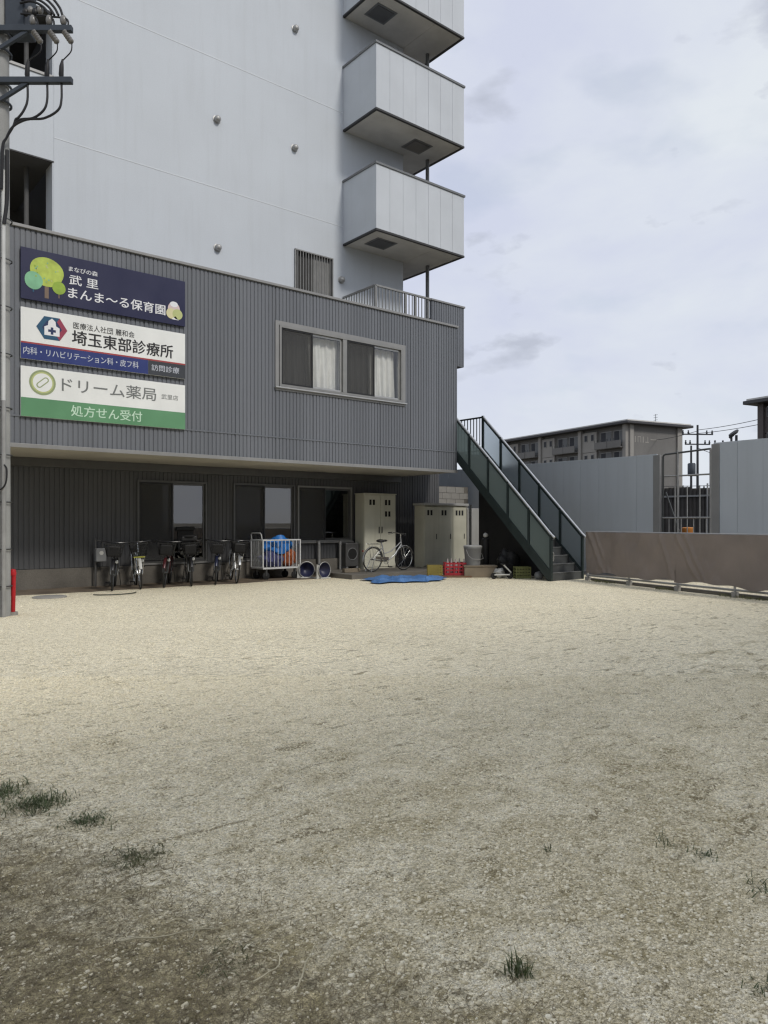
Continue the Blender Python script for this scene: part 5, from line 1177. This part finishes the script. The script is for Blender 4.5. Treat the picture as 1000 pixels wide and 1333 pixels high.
# ================================================================== TARP, CRATES, PLANTER, CLUTTER
rd = random.Random(11)
hp = [rd.uniform(0, 6.28) for _ in range(8)]
def tarp_fn(u, v):
    P0, P1, P2, P3 = (7.85, 0.10), (9.85, -0.75), (9.05, -1.5), (7.35, -1.15)
    x = (P0[0] * (1 - u) + P1[0] * u) * v + (P3[0] * (1 - u) + P2[0] * u) * (1 - v); y = (P0[1] * (1 - u) + P1[1] * u) * v + (P3[1] * (1 - u) + P2[1] * u) * (1 - v)
    x += 0.08 * math.sin(9 * v + hp[0]) + 0.05 * math.sin(17 * u + hp[1]); y += 0.09 * math.sin(8 * u + hp[2]) + 0.04 * math.sin(21 * u + hp[3])
    z = abs(math.sin(9 * u + 3 * v + hp[4])) * 0.09 + abs(math.sin(14 * u - 7 * v + hp[5])) * 0.06 + abs(math.sin(5 * u + 12 * v + hp[6])) * 0.05
    z += 0.10 * max(0.0, 0.35 - abs(mnoise.noise((x * 2.6, y * 2.6, 2.0)))) + 0.07 * max(0.0, 0.3 - abs(mnoise.noise((x * 6.0, y * 6.0, 5.0))))
    e = min(u, 1 - u, v, 1 - v); return (x, y, 0.012 + 0.52 * z * min(1, 0.25 + e * 5))
tag(MB().grid(tarp_fn, 110, 70).build('blue_tarp', 'tarp_blue', smooth=True), 'crumpled blue tarpaulin lying on the gravel before the silver bicycle', 'tarp')
def crate(label, loc, rz, m, L_, W_, H_, group='crates by the storage shed'):
    o = thing('plastic_crate', label, 'crate', loc, rz, group)
    b_ = MB().box(0, L_, 0, W_, 0.0, 0.02)
    for z in np.linspace(0.02, H_ - 0.05, 4):
        b_.box(0, L_, 0, 0.015, z, z + 0.045); b_.box(0, L_, W_ - 0.015, W_, z, z + 0.045); b_.box(0, 0.015, 0.015, W_ - 0.015, z, z + 0.045); b_.box(L_ - 0.015, L_, 0.015, W_ - 0.015, z, z + 0.045)
    b_.build('crate_walls', m, o)
    for t in np.linspace(0, 1, 6):
        xa = t * (L_ - 0.03)
        MB().box(xa, xa + 0.03, -0.006, -0.0005, 0, H_).build('crate_rib', m, o); MB().box(xa, xa + 0.03, W_ + 0.0005, W_ + 0.006, 0, H_).build('crate_rib', m, o)
    return o
tag(MB().box(-0.6, 0.6, -0.22, 0.22, 0, 0.045, 0.006).build('wooden_board', 'timber_brown', loc=(10.14, -0.52, 0.0)), 'dark wooden board lying under the red and yellow crates', 'board').rotation_euler = (0, 0, R(-38))
crate('small yellow plastic crate left of the red crate', (9.70, -0.26, 0.047), R(-38), 'crate_yellow', 0.38, 0.28, 0.26)
rc = crate('red plastic bottle crate right of the yellow crate', (10.03, -0.54, 0.047), R(-38), 'crate_red', 0.60, 0.36, 0.33)
for k in range(5):
    a = R(-38); lx = 0.09 + 0.105 * k; ly = 0.12 + 0.10 * (k % 2); px = 10.03 + lx * math.cos(a) - ly * math.sin(a); py = -0.54 + lx * math.sin(a) + ly * math.cos(a)
    tag(MB().lathe([(0.04, 0.0), (0.042, 0.22), (0.03, 0.30), (0.016, 0.34), (0.016, 0.40), (0.001, 0.402)], 12).build('bottle', 'bottle_clear', smooth=True, loc=(px, py, 0.069)), ('leftmost', 'second', 'middle', 'fourth', 'rightmost')[k] + ' pale bottle from left standing in the red crate' if k in (1, 3) else ('leftmost', '', 'middle', '', 'rightmost')[k] + ' pale bottle standing in the red crate', 'bottle', 'bottles in the red crate')
pb = thing('planter_box', 'low brown planter box in front of the narrow cabinet carrying a grey bucket', 'planter', (10.36, -0.92, 0), R(-38))
MB().box(0, 0.82, 0, 0.40, 0, 0.27, 0.012).build('planter_body', 'planter_brown', pb); MB().box(-0.02, 0.84, -0.02, 0.42, 0.271, 0.305, 0.008).build('planter_rim', 'planter_brown', pb)
bu = thing('grey_bucket', 'grey lidded bucket standing on the brown planter box', 'bucket', (10.66, -0.92, 0.306))
MB().lathe([(0.19, 0), (0.225, 0.42), (0.235, 0.43), (0.235, 0.46)], 20).build('bucket_body', 'tub_grey', bu, smooth=True); MB().lathe([(0.24, 0.461), (0.24, 0.49), (0.2, 0.51), (0.001, 0.515)], 20).build('lid', 'locker_grey', bu, smooth=True)
MB().tube([(-0.235, 0, 0.40), (-0.25, -0.10, 0.25), (-0.2, -0.18, 0.17), (0, -0.25, 0.15), (0.2, -0.18, 0.17), (0.25, -0.10, 0.25), (0.235, 0, 0.40)], 0.006, 6).build('bail_handle', 'galvanised', bu)
tk = thing('black_bollard', 'black bollard with a white ball top below the stair', 'bollard', (11.35, -0.72, 0))
MB().lathe([(0.10, 0), (0.10, 0.95), (0.06, 0.99), (0.03, 1.0)], 14).build('bollard_body', 'vinyl_black', tk, smooth=True); MB().ell((0, 0, 1.06), (0.065, 0.065, 0.065)).build('ball_top', 'white_plastic', tk, smooth=True)
tag(MB().box(-0.25, 0.25, -0.06, 0.06, 0, 0.10, 0.01).build('timber_block', 'planter_brown', loc=(8.25, 1.05, 0.121)), 'pale timber block lying on the apron behind the navy tubs', 'timber')
crate('yellow-green slotted crate among the clutter under the stair', (11.02, -2.05, 0), R(-35), 'crate_olive', 0.38, 0.28, 0.30, 'crates under the stair')
sc_ = thing('toy_scooter', 'small white and grey toy scooter lying under the stair', 'scooter', (10.72, -1.85, 0), R(-30))
MB().box(-0.2, 0.2, -0.05, 0.05, 0.09, 0.12, 0.01).build('deck', 'white_plastic', sc_); MB().tube([(0.19, 0, 0.11), (0.24, 0, 0.16), (0.05, 0.05, 0.36)], 0.018, 8).build('steering_post', 'white_plastic', sc_, smooth=True)
MB().cyl((0.05, -0.10, 0.36), (0.05, 0.20, 0.36), 0.016, 8).build('handlebar', 'dark_chrome', sc_)
for x in (-0.2, 0.22): MB().lathe([(0.07, -0.015), (0.08, 0), (0.07, 0.015)], 14, (x, 0, 0.08), 'y').build('wheel', 'rubber', sc_, smooth=True)
bag('grey_ball', 'grey ball lying at the foot of the stair stringer', 'ball', (11.28, -2.55, 0.0), (0.11, 0.11, 0.11), 'tub_grey', 2, 16, 0.01)
bag('white_sack', 'small crumpled white sack beside the toy scooter under the stair', 'sack', (10.98, -1.55, 0.0), (0.16, 0.13, 0.13), 'white_plastic', 12)
bag('black_sack', 'black bag leaning at the wall behind the toy scooter', 'sack', (11.7, -1.2, 0.0), (0.3, 0.28, 0.36), 'vinyl_black', 14)

# ================================================================== LOOSE STONES, WEEDS, STRAW on the yard
rng = np.random.default_rng(5)
FW = np.array([0.6320, 0.7749]); RT = np.array([0.7749, -0.6320]); CP = np.array([-3.17, -14.28])
def wedge(n, d0, d1, power=1.0, half=0.62):
    d = d0 + (d1 - d0) * rng.random(n) ** power; x = (rng.random(n) * 2 - 1) * half * d
    return CP + d[:, None] * FW + x[:, None] * RT
def scatter(name, P, size, tone, flat=0.7, m='pebble'):
    n = len(P); base = np.array([[1, 0, 0], [0, 1, 0], [-1, 0, 0], [0, -1, 0], [0, 0, 1], [0.7, 0.7, 0.5], [-0.7, 0.7, 0.5], [-0.7, -0.7, 0.5], [0.7, -0.7, 0.5]], float)
    F = np.array([[0, 5, 8], [0, 1, 5], [1, 6, 5], [1, 2, 6], [2, 7, 6], [2, 3, 7], [3, 8, 7], [3, 0, 8], [4, 8, 5], [4, 5, 6], [4, 6, 7], [4, 7, 8]])
    k = len(base)
    V = base[None] * (1 + 0.32 * (rng.random((n, k, 3)) - 0.5)) * np.stack([size * (0.75 + 0.6 * rng.random(n)), size * (0.75 + 0.5 * rng.random(n)), size * flat * (0.7 + 0.6 * rng.random(n))], 1)[:, None, :]
    a = rng.random(n) * 6.283; c, s = np.cos(a)[:, None], np.sin(a)[:, None]
    X = V[:, :, 0] * c - V[:, :, 1] * s; Y = V[:, :, 0] * s + V[:, :, 1] * c
    tilt = (rng.random(n) - 0.5)[:, None] * 0.7
    zg = 0.012 * np.sin(P[:, 0] * 0.9 + 0.4) * np.sin(P[:, 1] * 0.7) * np.clip((-1.5 - P[:, 1]) / 2.0, 0, 1)
    W = np.stack([X + P[:, :1], Y + P[:, 1:2], V[:, :, 2] + X * tilt + zg[:, None] - size[:, None] * 0.1], 2).reshape(-1, 3)
    faces = (F[None] + (np.arange(n) * k)[:, None, None]).reshape(-1)
    me = bpy.data.meshes.new(name); me.vertices.add(n * k); me.vertices.foreach_set('co', W.ravel())
    nf = n * len(F); me.loops.add(nf * 3); me.loops.foreach_set('vertex_index', faces.astype(np.int32)); me.polygons.add(nf); me.polygons.foreach_set('loop_start', np.arange(0, nf * 3, 3, dtype=np.int32))
    at_ = me.attributes.new('tone', 'FLOAT', 'POINT'); at_.data.foreach_set('value', np.repeat(tone, k).astype(np.float32))
    me.update(calc_edges=True); me.materials.append(MATS[m]); o = bpy.data.objects.new(name, me); COL.objects.link(o); return o
P = np.concatenate([wedge(150000, 1.7, 6.8, 0.70), wedge(22000, 6.0, 14.0, 1.0)])
sz_ = np.clip(rng.lognormal(math.log(0.0039), 0.42, len(P)), 0.0018, 0.012); sz_[150000:] *= 1.3
mossy = (-P[:, 0] - 0.25 * P[:, 1]) > 4.85 + 0.35 * (rng.random(len(P)) - 0.5)
keep = ~(mossy & (rng.random(len(P)) < 0.55)) & (P[:, 1] < 0.2)
P = P[keep]; sz_ = sz_[keep]; tn = np.clip(rng.normal(0.43, 0.29, len(P)), 0, 1); tn = np.where(sz_ > 0.0045, np.clip(tn, 0.22, 1), tn); tn = np.where(mossy[keep], tn * 0.7, tn)
tag(scatter('gravel_stones', P, sz_, tn), 'small pale and dark stones strewn over the gravel yard', 'gravel', kind='stuff')
def blades(name, P, L0, W0, m, upright, per=1, curl=0.5, spread=0.0):
    """thin bent blades, two quads each"""
    P = np.repeat(P, per, 0); n = len(P); P = P + rng.normal(0, 1, P.shape) * spread
    a = rng.random(n) * 6.283; L_ = L0 * (0.5 + rng.random(n)); up = np.clip(upright + 0.25 * rng.normal(0, 1, n), 0.02, 1.0)
    d = np.stack([np.cos(a), np.sin(a)], 1); s = np.stack([-np.sin(a), np.cos(a)], 1) * (W0 * (0.6 + 0.8 * rng.random(n)))[:, None]
    V = np.zeros((n, 5, 3)); hz = np.sqrt(1 - up ** 2)
    zg = 0.012 * np.sin(P[:, 0] * 0.9 + 0.4) * np.sin(P[:, 1] * 0.7)
    b_ = P; mpt = P + d * (L_ * 0.5 * hz)[:, None]; tpt = P + d * (L_ * (hz + curl * up * 0.5))[:, None] + s * rng.normal(0, 8, n)[:, None] * 0.3
    V[:, 0, :2] = b_ - s; V[:, 1, :2] = b_ + s; V[:, 2, :2] = mpt + s * 0.8; V[:, 3, :2] = mpt - s * 0.8; V[:, 4, :2] = tpt
    V[:, 0:2, 2] = 0.001 + zg[:, None]; V[:, 2:4, 2] = (L_ * 0.55 * up + 0.004 + zg)[:, None]; V[:, 4, 2] = L_ * up * (1 - 0.3 * curl) + 0.003 + zg
    i = (np.arange(n) * 5)[:, None]; Q = (i + np.array([[0, 1, 2, 3]])); T_ = (i + np.array([[3, 2, 4]]))
    return V.reshape(-1, 3), [tuple(q) for q in Q.tolist()] + [tuple(q) for q in T_.tolist()]
def blade_obj(name, P, *a, origin=None, **k):
    V, F = blades(name, P, *a, **k)
    if origin is not None: V = V - np.array([origin[0], origin[1], 0])
    me = bpy.data.meshes.new(name); me.from_pydata(V.tolist(), [], F); me.update(); me.materials.append(MATS[a[2]]); o = bpy.data.objects.new(name, me); COL.objects.link(o)
    if origin is not None: o.location = (origin[0], origin[1], 0)
    return o
Q = wedge(95000, 1.7, 5.2, 0.8, 0.6); q = -Q[:, 0] - 0.25 * Q[:, 1]; cl_ = np.sin(Q[:, 0] * 7.1 + 1.3) * np.sin(Q[:, 1] * 6.3) + 0.6 * np.sin(Q[:, 0] * 17 + Q[:, 1] * 13)
Q = Q[q + 0.10 * cl_ + 0.22 * rng.normal(0, 1, len(Q)) > 4.98]
tag(blade_obj('dry_grass', Q[:16000], 0.036, 0.0010, 'stem_dark', 0.05), 'brown dead grass litter matted over the near left ground', 'dead grass', kind='stuff')
tag(blade_obj('ground_moss', Q[16000:24000], 0.020, 0.0019, 'moss_green', 0.5), 'low mossy green ground cover in the near left corner', 'moss', kind='stuff')
tag(blade_obj('straw_litter', Q[24000:29000], 0.055, 0.0011, 'straw', 0.10), 'short pale straw bits scattered over the near left ground', 'straw', kind='stuff')
fd2 = np.array([FB.x - FA.x, FB.y - FA.y]) / FL; fn2 = np.array([fd2[1], -fd2[0]])
fw = rng.random(420) * (FL - 0.5) + 0.3; fw = fw[np.sin(fw * 3.1) + 0.6 * np.sin(fw * 7.7 + 1) > 0.1]
FP = np.array([FA.x, FA.y]) + fw[:, None] * fd2 + (rng.normal(0.0, 0.07, len(fw)))[:, None] * fn2
tag(blade_obj('fence_weeds', FP, 0.07, 0.0035, 'moss_green', 0.55, per=6, spread=0.03), 'thin weeds growing along the foot of the sheeted fence', 'weeds', kind='stuff')
tufts = [((-0.18, -12.54), 'spindly dark weed tuft alone on the right gravel, upper left of a pair', 0.10, 14, 0.75, 'weed_green', 0.02),
         ((-0.16, -12.71), 'bushy low green weed just right of the spindly tuft', 0.05, 45, 0.5, 'weed_green', 0.03),
         ((-1.39, -12.76), 'upright dark green grass tuft near the bottom centre right', 0.085, 70, 0.8, 'weed_green', 0.022),
         ((-0.63, -12.26), 'tiny dark weed sprig in the middle of the right gravel', 0.04, 14, 0.6, 'weed_green', 0.012),
         ((-0.26, -12.99), 'spreading weed cut by the right photo edge', 0.08, 60, 0.45, 'weed_green', 0.05),
         ((-0.88, -13.27), 'low weed at the lower right photo edge', 0.05, 40, 0.4, 'weed_green', 0.03),
         ((-2.17, -10.36), 'broad dark green weed clump on the left gravel', 0.075, 170, 0.5, 'weed_green', 0.07),
         ((-2.30, -10.07), 'dark green weed clump at the left photo edge', 0.085, 150, 0.5, 'weed_green', 0.08),
         ((-2.05, -10.72), 'small flat weed below the broad left clump', 0.055, 80, 0.4, 'weed_green', 0.05),
         ((-2.02, -11.25), 'thin flat olive weed patch lower on the left ground', 0.06, 90, 0.3, 'moss_green', 0.06),
         ((-2.05, -12.15), 'olive grass tuft among the dead grass near the bottom left', 0.05, 70, 0.3, 'moss_green', 0.05)]
for (p, lab, L0, n, up, m, sp) in tufts:
    tag(blade_obj('weed_tuft', np.repeat(np.array([p]), n, 0), L0 * 0.55, 0.0019, m, up, per=3 if 'left' in lab and 'upper' not in lab and 'bottom' not in lab else 1, spread=sp, origin=p), lab, 'weed', 'weed tufts on the yard')
tw = [((-2.32, -11.55), 35, 0.34, 'long pale dry stem lying at the lower left edge'), ((-2.30, -11.85), 22, 0.42, 'long pale dry stem crossing the lower left corner'), ((-2.12, -11.98), 60, 0.20, 'short pale dry stem left of the curled stem'),
      ((-2.06, -12.30), 15, 0.22, 'curled pale dry stem near the bottom left'), ((-1.98, -12.42), 75, 0.13, 'upright pale dry stem near the bottom'), ((-1.80, -12.62), 80, 0.10, 'short pale forked stem near the bottom centre')]
for k, (p, ang, L0, lab) in enumerate(tw):
    rd = random.Random(40 + k); a = R(ang - 39); pts = []; x, y = p
    for t in range(9):
        pts.append((x, y, 0.020 + 0.014 * abs(math.sin(t * 0.9 + k)) + (0.008 * t if 'upright' in lab else 0))); a += rd.uniform(-0.12, 0.12) + (0.30 if 'curled' in lab else 0); x += L0 / 8 * math.cos(a); y += L0 / 8 * math.sin(a)
    tag(MB().tube(pts, [0.0032 - 0.00022 * t for t in range(9)], 6).build('dry_stem', 'straw', smooth=True), lab, 'stem', 'dry stems on the near ground')
